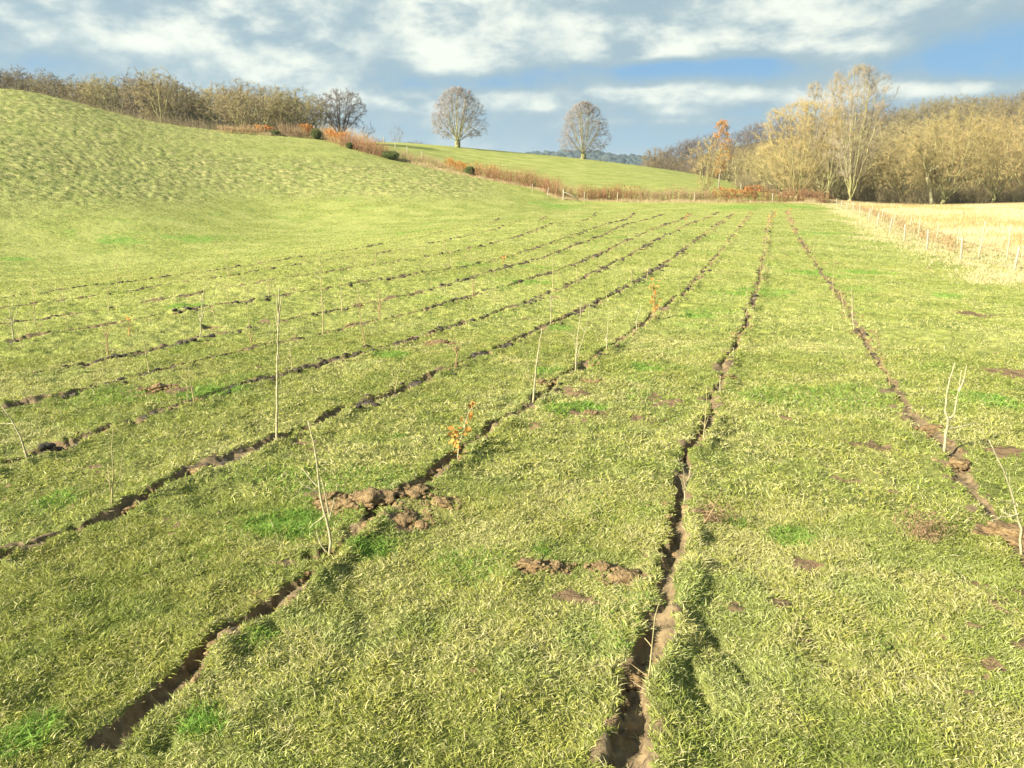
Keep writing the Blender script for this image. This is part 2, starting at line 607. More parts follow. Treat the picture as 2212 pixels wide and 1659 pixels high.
def smooth_line(pts, step=0.25):
    pts = np.array(pts)
    d = np.concatenate([[0], np.cumsum(np.linalg.norm(np.diff(pts, axis=0), axis=1))])
    s = np.arange(0, d[-1], step)
    q = np.stack([np.interp(s, d, pts[:, i]) for i in range(2)], 1)
    k = 9
    qp = np.vstack([np.repeat(q[:1], k, 0), q, np.repeat(q[-1:], k, 0)])
    ker = np.ones(2 * k + 1) / (2 * k + 1)
    return np.stack([np.convolve(qp[:, i], ker, 'valid') for i in range(2)], 1)


rows = []
for ri, (px, wd, dp, op, flap, tone) in enumerate(rows_px):
    pts = []
    for (x, y) in px:
        g_ = G(x, y)
        pts.append((g_.x, g_.y))
    rows.append((smooth_line(pts), wd, dp, op, flap, tone))


def dist_line(L, X, Y):
    """signed side distance (+ right of the walking direction) and position along for points near polyline"""
    A, B = L[:-1], L[1:]
    cum = np.concatenate([[0], np.cumsum(np.linalg.norm(B - A, axis=1))])
    out_d = np.full(len(X), 9.0)
    out_s = np.zeros(len(X))
    lo, hi = L.min(0) - 1, L.max(0) + 1
    m_ = np.nonzero((X > lo[0]) & (X < hi[0]) & (Y > lo[1]) & (Y < hi[1]))[0]
    if not len(m_):
        return out_d, out_s
    # order the points by the nearest coarse vertex through a grid hash on Y
    Yc = L[:, 1]
    if Yc[0] > Yc[-1]:
        L = L[::-1]
        Yc = L[:, 1]
    # rows are monotone in Y: look the segment up by projecting on the local direction, refine by testing neighbours
    k = np.clip(np.searchsorted(Yc, Y[m_]), 1, len(L) - 2)
    for _ in range(3):
        t = L[k + 1] - L[k - 1]
        tn = np.linalg.norm(t, axis=1)
        off = ((X[m_] - L[k, 0]) * t[:, 0] + (Y[m_] - L[k, 1]) * t[:, 1]) / tn
        k = np.clip(k + np.round(off / 0.25).astype(int), 1, len(L) - 2)
    t = L[k + 1] - L[k - 1]
    t = t / np.linalg.norm(t, axis=1)[:, None]
    rx, ry = X[m_] - L[k, 0], Y[m_] - L[k, 1]
    along = rx * t[:, 0] + ry * t[:, 1]
    side = rx * t[:, 1] - ry * t[:, 0]
    side = np.where(np.abs(along) > 0.6, 9.0, side)
    out_d[m_] = side
    out_s[m_] = k * 0.25 + along
    return out_d, out_s


ruts = [[(1440, 1385), (1480, 1440), (1530, 1500), (1575, 1570), (1600, 1640)], [(1500, 1330), (1560, 1400), (1640, 1480), (1700, 1560)],
        [(1630, 1160), (1700, 1180), (1800, 1200), (1880, 1215)], [(1870, 1190), (1930, 1230), (2010, 1290), (2070, 1370)],
        [(300, 1640), (380, 1580), (440, 1545)], [(1650, 1250), (1730, 1340), (1810, 1420), (1880, 1520)], [(1880, 1330), (1960, 1400), (2040, 1500)]]
ruts = [smooth_line([(G(x, y).x, G(x, y).y) for (x, y) in r_], 0.1) for r_ in ruts]
lush_px = [(865, 940, .28), (1390, 800, .5), (1250, 885, .5), (600, 1120, .6), (2160, 870, .6), (2190, 600, 1.5), (840, 765, .5), (1180, 800, .4),
           (440, 850, .5), (400, 660, .6), (1180, 1200, .2), (1590, 1125, .3), (440, 1570, .2), (60, 1590, .22), (560, 1390, .25), (1640, 630, 1.5),
           (250, 520, 3), (420, 515, 3), (1200, 445, 5), (1600, 448, 6), (1720, 447, 5), (1220, 708, .5), (800, 1190, .25), (1500, 680, .8), (2050, 640, 1),
           (1880, 590, 1.4), (1750, 590, 1.5), (1780, 505, 2.5), (1700, 1150, .35), (1150, 610, 1), (90, 1090, .4), (900, 500, 4), (30, 560, 2)]
lush = []
for (x, y, s) in lush_px:
    g_ = G(x, y)
    lush.append((g_.x, g_.y, s))
bare_px = [(1330, 1222, .07), (1150, 1228, .08), (1205, 1228, .08), (1350, 1252, .09), (1275, 900, .16), (1430, 865, .18), (345, 843, .25), (1590, 1316, .06), (1740, 1225, .09),
           (1530, 1125, .1), (1890, 965, .12), (2150, 970, .18), (2190, 1290, .15), (2200, 805, .4), (1270, 1300, .07), (960, 1090, .13), (820, 1090, .2), (740, 1085, .18),
           (870, 1125, .18), (1690, 905, .07), (1370, 1450, .08), (1340, 1580, .06), (2190, 1150, .16), (950, 742, .22), (1240, 845, .2), (390, 845, .2), (1690, 1310, .05), (2110, 680, .4),
           (1225, 1290, .06), (660, 1070, .07), (1160, 925, .1), (1390, 905, .15)]
bare = []
for (x, y, s) in bare_px:
    g_ = G(x, y)
    bare.append((g_.x, g_.y, s))

pits = []
for (x, y, s) in [(672, 1205, .085), (700, 1192, .06), (395, 1450, .07), (350, 1510, .06), (1428, 1225, .06), (1355, 1530, .05), (1340, 1610, .055), (410, 1030, .09), (640, 930, .09), (725, 890, .09),
                  (165, 1140, .08), (10, 1210, .08), (925, 1035, .07), (960, 1010, .06), (1505, 938, .07), (1045, 948, .06), (1430, 1180, .04), (215, 830, .16), (50, 872, .18), (120, 955, .12), (280, 910, .12),
                  (1150, 880, .07), (1050, 765, .12), (890, 830, .09), (300, 1080, .06), (370, 678, .22), (180, 787, .16), (30, 734, .2), (690, 795, .14), (460, 705, .2), (1260, 795, .1)]:
    g_ = G(x, y)
    pits.append((g_.x, g_.y, s))
hedge_line_px = [(380, 276), (470, 283), (560, 291), (640, 295), (700, 300), (760, 313), (860, 345), (930, 361), (1000, 376), (1080, 392), (1170, 411), (1205, 428), (1290, 433), (1400, 436), (1500, 437), (1620, 437), (1740, 438), (1830, 440)]


def fields(X, Y):
    """soil mask, displacement, lush mask, hill mask for points in the fine zone"""
    r = np.hypot(X, Y)
    soil = np.zeros(len(X))
    dz_ = np.zeros(len(X))
    rowid = np.full(len(X), -1)
    nf = fbm(X * 2.1, Y * 2.1, 5, 3)
    nf2 = fbm(X * 9, Y * 9, 9, 2)
    nf3 = fbm(X * 27, Y * 27, 19, 2)
    for i, (L, wd, dp, op, flap, tone) in enumerate(rows):
        d, s = dist_line(L, X, Y)
        near = np.abs(d) < 1.2
        if not near.any():
            continue
        dd = d[near] + (fbm(s[near] * 1.3, s[near] * 0 + i, 31, 3) - .5) * .20 + (nf2[near] - .5) * .11 + (nf3[near] - .5) * .045
        grow_ = (1 + r[near] / 75.) * (1 - .38 * sstep(r[near], 5, 13))
        wv = wd * (0.52 + 1.9 * fbm(s[near] * 1.9, s[near] * 0 + i * 7, 41, 3) ** 1.7 * 1.25) * grow_
        wv = np.maximum(wv, wd * (.80 if i in (1, 2) else .85) * (1 + r[near] / 90.))
        wv = wv * (1 - .4 * sstep(r[near], 22, 55))
        open_ = sstep(fbm(s[near] * .9, s[near] * 0 + i * 3, 51, 3), .62 - .45 * op, .70 - .45 * op) if op < 1 else np.ones(near.sum())
        fill = sstep(fbm(s[near] * 2.2, s[near] * 0 + i * 5, 61, 2), .55, .75)
        prof = 1 - sstep(np.abs(dd) / wv, .55, 1.15)
        dep = prof * dp * .85 * grow_ ** .5 * open_ * (1 - .75 * fill) * (1 + .35 * (nf2[near] - .5))
        fl_amt = flap * (0.35 + 1.1 * sstep(fbm(s[near] * 1.7, s[near] * 0 + i * 11, 71, 2), .35, .65)) * open_
        fl_ = fl_amt * np.exp(-((dd - wv - .07) / .09) ** 2) * grow_ ** .5 * (dd > 0)
        fl2 = .4 * fl_amt * np.exp(-((-dd - wv - .05) / .06) ** 2) * (dd < 0)
        dz_[near] += fl_ + fl2 - dep
        sm = (1 - sstep(np.abs(dd) / wv, .8, 1.2)) * open_
        # crumbs spilled beside the slit
        cr = sstep(nf[near] * .6 + nf2[near] * .4, .58, .66) * (1 - sstep(np.abs(dd), .10, .22)) * (0.9 if tone == 'light' else .7)
        sm = np.maximum(sm, cr)
        upd = sm > soil[near]
        idx = np.nonzero(near)[0]
        soil[idx[upd]] = sm[upd]
        rowid[idx[upd]] = i
    for (bx, by, s) in bare:
        q = np.hypot(X - bx, (Y - by)) / s + (nf2 - .5) * 2.6 + (nf - .5) * 1.0 + (nf3 - .5) * 1.8
        mm = (1 - sstep(q, .7, 1.0))
        soil = np.maximum(soil, mm)
        dz_ += .02 * mm * (nf2 - .3)
    for (bx, by, s) in pits:
        mk_ = np.nonzero(np.hypot(X - bx, Y - by) < s * 3)[0]
        q = np.hypot(X[mk_] - bx, Y[mk_] - by) / s + (nf2[mk_] - .5) * 1.3 + (nf3[mk_] - .5) * .7
        mm = 1 - sstep(q, .75, 1.1)
        soil[mk_] = np.maximum(soil[mk_], mm)
        dz_[mk_] = np.minimum(dz_[mk_], dz_[mk_] * (1 - mm) - .065 * mm)
    hill = sstep(base_z(X, Y) + .35 + 2.2 * (fbm(X * .09, Y * .12, 120, 3) - .5), .0, 2.4) * (X < 15) * sstep(-X, -2, 6) * (r > 48)
    # smoother band just under the hedge on the hill
    hill = hill * (1 - .8 * sstep(base_z(X, Y) - (2.2 + .055 * (-X)), 1.2, 3.0) * sstep(X, -50, -25))
    # small sprinkled bare spots
    sp = sstep(fbm(X * 1.1 + 40, Y * 1.1, 81, 3) * .55 + nf2 * .45, .73, .77) * (r < 60) * (1 - hill)
    soil = np.maximum(soil, sp * .9)
    lm = np.zeros(len(X))
    for (bx, by, s) in lush:
        q = np.hypot(X - bx, Y - by) / (s * .68)
        lm = np.maximum(lm, (1 - sstep(q + (nf - .5) * 2, .35, 1.1)))
    lm = np.maximum(lm, sstep(fbm(X * .55, Y * .55, 91, 3), .66, .82) * .45 * (1 - hill))
    # hollows, tufts and ruts
    near_amp = 1 - sstep(r, 40, 90) * .5
    dz_ += near_amp * (.075 * (fbm(X * 1.7, Y * 1.7, 101, 3) - .5) + .085 * (fbm(X * 5.0, Y * 5.0, 102, 3) - .5))
    for L in ruts:
        dmin = np.full(len(X), 9.)
        lo, hi = L.min(0) - .3, L.max(0) + .3
        m_ = np.nonzero((X > lo[0]) & (X < hi[0]) & (Y > lo[1]) & (Y < hi[1]))[0]
        if len(m_):
            dd = np.sqrt(((np.stack([X[m_], Y[m_]], 1)[:, None] - L[None, ::2]) ** 2).sum(2)).min(1)
            dd = dd + (nf2[m_] - .5) * .16
            gate = sstep(nf[m_] * .5 + nf2[m_] * .5, .40, .56)
            dz_[m_] += gate * (-.06 * np.exp(-(dd / .055) ** 2) + .025 * np.exp(-((dd + .10) / .05) ** 2))
    tus = fbm(X * 1.5, Y * 3.0, 111, 3) * .7 + fbm(X * .35, Y * .8, 112, 3) * .3
    dz_ += hill * (.62 * np.abs(tus - .5) ** .7 - .2)
    return soil, dz_, rowid, lm, hill


# ------------------------------------------------------------------ the ground sheet
AF = np.radians(np.arange(-55, 55.001, 0.125))
AZ = np.concatenate([np.radians(np.arange(-180, -55.5, 3.0)), AF, np.radians(np.arange(58, 179, 3.0))])
i0 = int(np.searchsorted(AZ, AF[0]))
RL = np.concatenate([[0.05], np.exp(np.arange(math.log(0.4), math.log(1.7), .05))])
RM = np.exp(np.arange(math.log(1.75), math.log(150), .0042))
RH = np.exp(np.arange(math.log(151), math.log(9000), .014))
RR = np.concatenate([RL, RM, RH])
j0, j1 = len(RL), len(RL) + len(RM)
GA, GR = np.meshgrid(AZ, RR, indexing='ij')
GX, GY = GR * np.sin(GA), GR * np.cos(GA)
GZ = base_z(GX, GY)
S_soil = np.zeros(GX.shape)
S_lush = np.zeros(GX.shape)
S_hill = np.zeros(GX.shape)
S_row = np.full(GX.shape, -1)
sl = (slice(i0, i0 + len(AF)), slice(j0, j1))
so, dd_, ro, lu, hi_ = fields(GX[sl].ravel(), GY[sl].ravel())
shp = GX[sl].shape
S_soil[sl] = so.reshape(shp)
S_row[sl] = ro.reshape(shp)
S_lush[sl] = lu.reshape(shp)
S_hill[sl] = hi_.reshape(shp)
edge = (1 - sstep(np.abs(GA[sl]), math.radians(54), math.radians(55))) * (1 - sstep(GR[sl], 140, 150)) * sstep(GR[sl], 1.75, 2.1)
GZ[sl] += dd_.reshape(shp) * edge


def sample(tabl, X, Y):
    a = np.arctan2(X, Y)
    l = np.log(np.maximum(np.hypot(X, Y), .4))
    fa = (a - AF[0]) / (AF[1] - AF[0])
    fl = (l - math.log(1.75)) / .0042
    ia = np.clip(fa.astype(int), 0, len(AF) - 2)
    il = np.clip(fl.astype(int), 0, len(RM) - 2)
    fa, fl = np.clip(fa - ia, 0, 1), np.clip(fl - il, 0, 1)
    T = tabl[sl]
    return (T[ia, il] * (1 - fa) + T[ia + 1, il] * fa) * (1 - fl) + (T[ia, il + 1] * (1 - fa) + T[ia + 1, il + 1] * fa) * fl


def gz(x, y):
    return float(sample(GZ, np.array([x]), np.array([y]))[0]) if math.hypot(x, y) < 148 else float(base_z(x, y))


na, nr = GX.shape
idx = np.arange(na * nr).reshape(na, nr)
nxt = np.roll(idx, -1, 0)
Q = np.stack([idx[:, :-1], nxt[:, :-1], nxt[:, 1:], idx[:, 1:]], -1)          # (na, nr-1, 4)
VV = np.stack([GX, GY, GZ], -1).reshape(-1, 3)
S_thatch_shade = 1 - sstep(GR, 8, 20)  # darkens the near turf: matted soil plus shade among the blades
AZX = np.degrees(GA)


def azof(x):
    a, b, _ = ray(x, 400)
    return math.degrees(math.atan2(a, b))


S_wood = np.maximum(sstep(GR, 205, 225) * sstep(AZX, azof(1330), azof(1400)), sstep(GR, 150, 165) * sstep(AZX, azof(1680), azof(1740)))
S_wood = np.maximum(S_wood, sstep(GR, 134, 146) * sstep(AZX, azof(1800), azof(1850)) * .8)
S_wood = np.maximum(S_wood, sstep(GR, 134, 142) * (1 - sstep(AZX, azof(690), azof(720))) * (AZX > -60))
S_wood *= (AZX < 75)
cellsoil = (S_soil[:, :-1] > .5) & (np.roll(S_soil, -1, 0)[:, :-1] > .35)
cellrow = np.where(cellsoil, S_row[:, :-1], -1)
farcell = np.broadcast_to((RR[:-1] > 480)[None], cellsoil.shape)


def submesh(name, mask, mat, smooth=True):
    q = Q[mask]
    if not len(q):
        return None
    used, inv = np.unique(q.ravel(), return_inverse=True)
    at = {'soil': S_soil.ravel()[used], 'lush': S_lush.ravel()[used], 'hill': S_hill.ravel()[used], 'thatch_shade': S_thatch_shade.ravel()[used], 'wood': S_wood.ravel()[used]}
    return tag(mk(name, VV[used], [inv.reshape(-1, 4)[:, ::-1]], mat, smooth=smooth, attrs=at), kind='structure')


# ground material: turf between and under the blades, bare crumbs where the mask says so
m_, t = mat_new('turf')
wp = t.new('ShaderNodeNewGeometry').outputs['Position']
a_l = attr(t, 'lush').outputs['Fac']
a_s = attr(t, 'soil').outputs['Fac']
a_h = attr(t, 'hill').outputs['Fac']
nA = t.ss(t.noise(wp, 0.35, 4, .6), .36, .66)
nB = t.ss(t.noise(wp, 4.5, 4, .65), .35, .65)
nC = t.ss(t.noise(t.scale(wp, 1.0, 1.8, 1.0), 1.1, 4, .6), .40, .62)
c = t.mix(nB, (0.12, 0.15, 0.035), (0.29, 0.31, 0.08))
c = t.mix(t.m('MULTIPLY', nA, .6), c, (0.36, 0.36, 0.12))
ch = t.mix(nC, (0.13, 0.15, 0.045), (0.36, 0.33, 0.14))
ch = t.mix(t.m('MULTIPLY', nA, .6), ch, (0.21, 0.25, 0.07))
c = t.mix(t.m('MULTIPLY', a_h, .85), c, ch)
c = t.mix(t.m('MULTIPLY', a_l, .8), c, (0.15, 0.25, 0.045))
c = t.mix(t.m('MULTIPLY', attr(t, 'thatch_shade').outputs['Fac'], .5), c, (0.045, 0.050, 0.018))  # soil mat and blade shade put into the turf colour near the camera
c = t.mix(attr(t, 'wood').outputs['Fac'], c, t.mix(nB, (0.07, 0.052, 0.03), (0.15, 0.11, 0.06)))
c = t.mix(t.ss(a_s, .35, .6), c, (0.17, 0.115, 0.065))
bmp = t.m('ADD', t.noise(wp, 9, 4, .7), t.m('MULTIPLY', t.noise(wp, 60, 2, .7), .25))
bmp = t.m('ADD', bmp, t.m('MULTIPLY', t.noise(t.scale(wp, 1, 1.6, 1), 1.6, 3, .7), 3.0))
finish(t, c, .95, bump=bmp, bstr=.8, bdist=.05, spec=.1)
M['turf'] = m_

m_, t = mat_new('far_land')
wp = t.new('ShaderNodeNewGeometry').outputs['Position']
sp_ = t.new('ShaderNodeSeparateXYZ')
t.put(sp_.inputs[0], wp)
woods = t.ss(t.noise(t.scale(wp, .0022, .0010, .0), 1.0, 4, .6), .60, .62)
c = t.mix(t.ss(t.noise(wp, .02, 4, .7), .3, .7), (0.030, 0.042, 0.038), (0.055, 0.065, 0.050))
c = t.mix(woods, c, (0.10, 0.16, 0.05))
finish(t, c, .95, spec=.05)
M['farland'] = m_

fine = ~farcell
for i in range(len(rows)):
    submesh('furrow', fine & (cellrow == i), M['soil'])
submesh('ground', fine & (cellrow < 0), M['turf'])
submesh('distant_hills', farcell, M['farland'])

# ------------------------------------------------------------------ grass
pal_green = np.array([.205, .245, .050])
pal_yell = np.array([.40, .405, .095])
pal_straw = np.array([.58, .55, .26])
pal_lush = np.array([.15, .27, .045])


def blades(name, label, cat, N, r0, r1, wid, hgt, colfn, sel=None, lean=1.1, tri=False, mat='blade', bend=.5, azl=38.5, pts=None):
    if pts is not None:
        X, Y = pts
        ok_ = (np.hypot(X, Y) < 146) & (np.abs(np.arctan2(X, Y)) < math.radians(50))
        X, Y = X[ok_], Y[ok_]
        N = len(X)
    else:
        az_ = np.radians(R.uniform(-azl, azl, N))
        rr = np.sqrt(R.uniform(r0 ** 2, r1 ** 2, N))
        X, Y = rr * np.sin(az_), rr * np.cos(az_)
    soil_ = sample(S_soil, X, Y)
    lush_ = sample(S_lush, X, Y)
    hill_ = sample(S_hill, X, Y)
    keep = R.uniform(0, 1, N) > sstep(soil_, .25, .6) * .985
    if sel is not None:
        keep &= sel(X, Y, lush_, hill_)
    X, Y, lush_, hill_ = X[keep], Y[keep], lush_[keep], hill_[keep]
    N = len(X)
    Z = sample(GZ, X, Y) - .004
    clump = fbm(X * 6, Y * 6, 201, 2)
    big = fbm(X * .8, Y * .8, 202, 3)
    h = hgt * R.uniform(.45, 1.25, N) * (.55 + .9 * clump) * (1 + .5 * lush_)
    wv = wid * R.uniform(.6, 1.25, N)
    # blades in one tuft lie much the same way
    th = fbm(X * 3.1, Y * 3.1, 203, 2) * 14 + R.normal(0, 1.7, N)
    ln = lean * R.uniform(.25, 1.2, N)
    d = np.stack([np.cos(th) * np.sin(ln), np.sin(th) * np.sin(ln), np.cos(ln)], 1)
    fa_ = R.uniform(0, 2 * math.pi, N)
    side = np.cross(d, np.stack([np.cos(fa_), np.sin(fa_), .3 * np.ones(N)], 1))
    side /= np.linalg.norm(side, axis=1)[:, None] + 1e-9
    base = np.stack([X, Y, Z], 1)
    col = colfn(X, Y, lush_, hill_, big, clump, N)
    if tri:
        tip = base + d * h[:, None]
        V = np.stack([base - side * wv[:, None] / 2, base + side * wv[:, None] / 2, tip], 1).reshape(-1, 3)
        F_ = [np.arange(3 * N).reshape(-1, 3)]
        C_ = np.repeat(col, 3, 0)
    else:
        mid = base + d * h[:, None] * .5
        d2 = d * np.array([1 + bend, 1 + bend, 1 - bend])
        d2 /= np.linalg.norm(d2, axis=1)[:, None]
        tip = mid + d2 * h[:, None] * .55
        s2 = side * wv[:, None] / 2
        V = np.stack([base - s2, base + s2, mid + s2 * .85, mid - s2 * .85, tip], 1).reshape(-1, 3)
        k = np.arange(N)[:, None] * 5
        F_ = [k + np.array([[0, 1, 2, 3]]), k + np.array([[3, 2, 4]])]
        C_ = np.repeat(col, 5, 0)
    o = mk(name, V, F_, M[mat], col=C_)
    return tag(o, label, cat, kind='stuff')


def turfcol(X, Y, lu_, hl_, big, cl, N):
    u = R.uniform(0, 1, N)[:, None]
    t1 = np.clip(R.normal(.45, .35, N) + (big - .5) * 1.4 + (cl - .5) * .9, 0, 1)[:, None]
    c_ = pal_green * (1 - t1) + pal_yell * t1
    st = (u < (.22 + .45 * sstep(big, .4, .75) * (1 - lu_))[:, None])
    c_ = np.where(st, pal_straw * R.uniform(.55, 1.1, N)[:, None], c_)
    l_ = (R.uniform(0, 1, N) < lu_ * .85)[:, None]
    c_ = np.where(l_, pal_lush * R.uniform(.7, 1.6, N)[:, None], c_)
    dk = sstep(fbm(X * 2.3, Y * 2.3, 204, 3), .50, .66)[:, None]
    c_ = c_ * (1 - dk) + dk * c_ * np.array([.78, .88, .76])
    return c_ * R.uniform(.82, 1.28, N)[:, None]


blades('grass', 'short yellow-green pasture grass nearest the camera between the furrows', 'grass', 570000, 1.2, 6.2, .0048, .040, turfcol, azl=54)
blades('grass', 'short pasture grass of the middle field round the saplings', 'grass', 500000, 6.2, 14, .0075, .046, turfcol, azl=54)
blades('grass', 'pale pasture grass of the far middle field', 'grass', 400000, 14, 34, .014, .055, turfcol, tri=True, azl=50)
blades('grass', 'pasture grass at the far end of the field before the hedge', 'grass', 215000, 34, 96, .030, .07, turfcol, sel=lambda X, Y, l, h: h < .5, tri=True, azl=43)


def hillcol(X, Y, lu_, hl_, big, cl, N):
    pt = fbm(X * .12, Y * .2, 301, 3)
    u = np.clip(R.normal(.35, .3, N) + (pt - .45) * 2.2, 0, 1)[:, None]
    c_ = np.array([.21, .22, .06]) * (1 - u) + np.array([.47, .42, .20]) * u
    return c_ * R.uniform(.65, 1.2, N)[:, None]


blades('tussock_grass', 'rough tussocky grass, straw-tipped, over the rounded left hill', 'grass', 440000, 50, 146, .045, .15, hillcol,
       sel=lambda X, Y, l, h: (h + R.uniform(-.35, .35, len(X)) > .4) & (vn(X * 1.9, Y * 3.6, 305) * .6 + vn(X * .3, Y * .5, 306) * .4 + R.uniform(-.3, .3, len(X)) > .42), tri=True, azl=46)


def strawcol(X, Y, lu_, hl_, big, cl, N):
    return np.array([.62, .55, .36]) * R.uniform(.6, 1.15, N)[:, None]


blades('dead_grass', 'pale bleached dead grass stalks lying loose on the near turf', 'grass', 6500, 2.0, 11.0, .0036, .075, strawcol, lean=1.5, mat='straw')

# world helpers for lines given in pixels
fence_px = [(2250, 612), (2191, 583), (2075, 562.6), (2002, 540.7), (1953, 522), (1921, 504), (1895, 489.5), (1876, 477.5), (1857, 466.5), (1842, 459.5), (1829, 455.5), (1817, 451.5), (1807, 447)]
fence_w = [G(*p) for p in fence_px]
fl_x = np.array([p.x for p in fence_w])[::-1]
fl_y = np.array([p.y for p in fence_w])[::-1]


def fence_off(X, Y):
    """distance to the right of the fence line"""
    o_ = np.argsort(fl_y)
    xf = np.interp(Y, fl_y[o_], fl_x[o_])
    slope = (fl_x.max() - fl_x.min()) / (fl_y.max() - fl_y.min())
    return (X - xf) / math.sqrt(1 + slope ** 2)


def vergecol(X, Y, lu_, hl_, big, cl, N):
    u = R.uniform(0, 1, N)[:, None]
    return (np.array([.58, .47, .25]) * (1 - u) + np.array([.80, .70, .44]) * u) * R.uniform(.7, 1.1, N)[:, None]


def stubcol(X, Y, lu_, hl_, big, cl, N):
    u = np.clip(sstep(fbm(X * .22, Y * .5, 401, 3), .30, .62) + R.normal(0, .3, N), 0, 1)[:, None]
    return (np.array([.58, .36, .13]) * (1 - u) + np.array([.82, .72, .46]) * u) * R.uniform(.7, 1.1, N)[:, None]


EDGE_Y = 122.0


def verge_pts(N):
    y = 24 + 78 * R.uniform(0, 1, N) ** 1.5
    o_ = np.argsort(fl_y)
    xf = np.interp(y, fl_y[o_], fl_x[o_])
    x = xf + R.uniform(-3.4, 3.8, N)
    ok = (x - xf) > -1.0 - 3.4 * (fbm(x * .5, y * .3, 402, 3) - .42) - R.exponential(.35, N)
    ok &= vn(x * 1.6, y * 1.2, 403) + R.uniform(-.2, .5, N) > .35
    return x[ok], y[ok]


blades('dry_grass', 'pale dry grass verge along the wire fence', 'grass', 0, 22, 100, .020, .15, vergecol, pts=verge_pts(90000), tri=True, mat='straw', lean=.9)
blades('straw_field', 'tall pale golden straw covering the field right of the fence', 'straw', 830000, 24, 128, .030, .36, stubcol,
       sel=lambda X, Y, l, h: (fence_off(X, Y) > 2.9) & (X > 5) & (Y < EDGE_Y + 1.5 * vn(X * .5, 0 * X, 4)) & (fbm(X * .9, Y * 1.4, 405, 2) + R.uniform(-.2, .25, len(X)) > .42), tri=True, mat='straw', lean=.55, azl=46)

# the sheet of earth and straw litter under the straw
sx, sy = [], []
Ys = np.arange(24, EDGE_Y, 1.0)
o_ = np.argsort(fl_y)
V, Fq = [], []
slope = (fl_x.max() - fl_x.min()) / (fl_y.max() - fl_y.min())
cols_ = np.concatenate([np.arange(0, 40, 1.0), np.arange(40, 130, 5.0)])
for yy in Ys:
    xf = np.interp(yy, fl_y[o_], fl_x[o_], left=None) + (min(0, yy - fl_y.min())) * slope + 3.0
    for cx_ in cols_:
        V.append((xf + cx_, yy, 0))
V = np.array(V)
V[:, 2] = np.where(np.hypot(V[:, 0], V[:, 1]) < 148, sample(GZ, V[:, 0], V[:, 1]), base_z(V[:, 0], V[:, 1])) + .05
V[:, 2] = np.maximum(V[:, 2], base_z(V[:, 0], V[:, 1]) + .05)
nc = len(cols_)
I = np.arange(len(V)).reshape(len(Ys), nc)
Fq = np.stack([I[:-1, :-1], I[:-1, 1:], I[1:, 1:], I[1:, :-1]], -1).reshape(-1, 4)
M['litter'] = mat_noise('straw_litter', (0.34, 0.23, 0.09), (0.56, 0.43, 0.22), 1.2, (0.42, 0.29, 0.12), bump=.8, bd=.05)
tag(mk('field_of_straw_ground', V, [Fq], M['litter'], smooth=True), kind='structure')


# ------------------------------------------------------------------ clods
def ico(sub=2):
    import bmesh
    bm = bmesh.new()
    bmesh.ops.create_icosphere(bm, subdivisions=sub, radius=1)
    v = np.array([q.co[:] for q in bm.verts])
    f = np.array([[q.index for q in fa.verts] for fa in bm.faces])
    bm.free()
    return v, f


I1, I2, I3 = ico(1), ico(2), ico(4)


def lump(c_, s, base, seed, flat=.6, amp=.35):
    v, f = base
    amp = amp * 1.25  # ragged
    ph = seed * 3.7
    q = v * (1 + amp * (fbm(v[:, 0] * 1.7 + ph, v[:, 1] * 1.7 + v[:, 2] * 2.3 + ph, 7, 3) - .5) * 2)[:, None]
    q = q * (1 + .35 * amp * (fbm(v[:, 0] * 6 + ph, v[:, 1] * 6 + v[:, 2] * 7 + ph, 8, 2) - .5) * 2)[:, None]
    a = seed * 1.3
    rot = np.array([[math.cos(a), -math.sin(a), 0], [math.sin(a), math.cos(a), 0], [0, 0, 1]])
    q = (q * np.array([1.2, .85, flat])) @ rot.T
    return q * s + np.array(c_), f


def clods_along(name, label, mat, pred, n_per_m, smin, smax, spread):
    ac = Acc()
    sd = 0
    for i, (L, wd, dp, op, flap, tone) in enumerate(rows):
        for k in range(len(L) - 1):
            x, y = L[k]
            r_ = math.hypot(x, y)
            if r_ < 2.2 or r_ > 100 or abs(math.degrees(math.atan2(x, y))) > 38:
                continue
            lam = n_per_m * .25 * pred(i, tone, r_, k)
            for _ in range(R.poisson(lam)):
                sd += 1
                off = R.normal(.02, spread * (1 + r_ / 60))
                tx, ty = (L[k + 1] - L[k]) / .25
                px_, py_ = x + ty * off + tx * R.uniform(0, .25), y - tx * off + ty * R.uniform(0, .25)
                s = R.uniform(smin, smax) * (1 + r_ / 45)
                z = gz(px_, py_)
                v, f = lump((px_, py_, z + s * .1), s, I2 if r_ < 9 else I1, sd, .6, .4)
                ac.add(v, f)
    o = ac.build(name, mat, smooth=False)
    return tag(o, label, 'soil', kind='stuff')


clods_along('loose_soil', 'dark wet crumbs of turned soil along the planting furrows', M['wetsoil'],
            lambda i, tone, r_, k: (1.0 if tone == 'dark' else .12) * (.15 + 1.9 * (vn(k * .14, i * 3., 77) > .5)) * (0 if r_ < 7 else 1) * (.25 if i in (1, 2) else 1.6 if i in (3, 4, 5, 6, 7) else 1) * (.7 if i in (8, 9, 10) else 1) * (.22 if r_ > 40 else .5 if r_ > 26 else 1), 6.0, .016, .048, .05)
clods_along('loose_soil', 'dry light brown crumbs of soil spilled beside the furrows', M['clod'],
            lambda i, tone, r_, k: (1.5 if tone == 'light' else .8) * (.15 + 1.6 * (vn(k * .17, i * 3., 78) > .52)) * (.3 if i > 5 else 1), 6.0, .009, .030, .06)

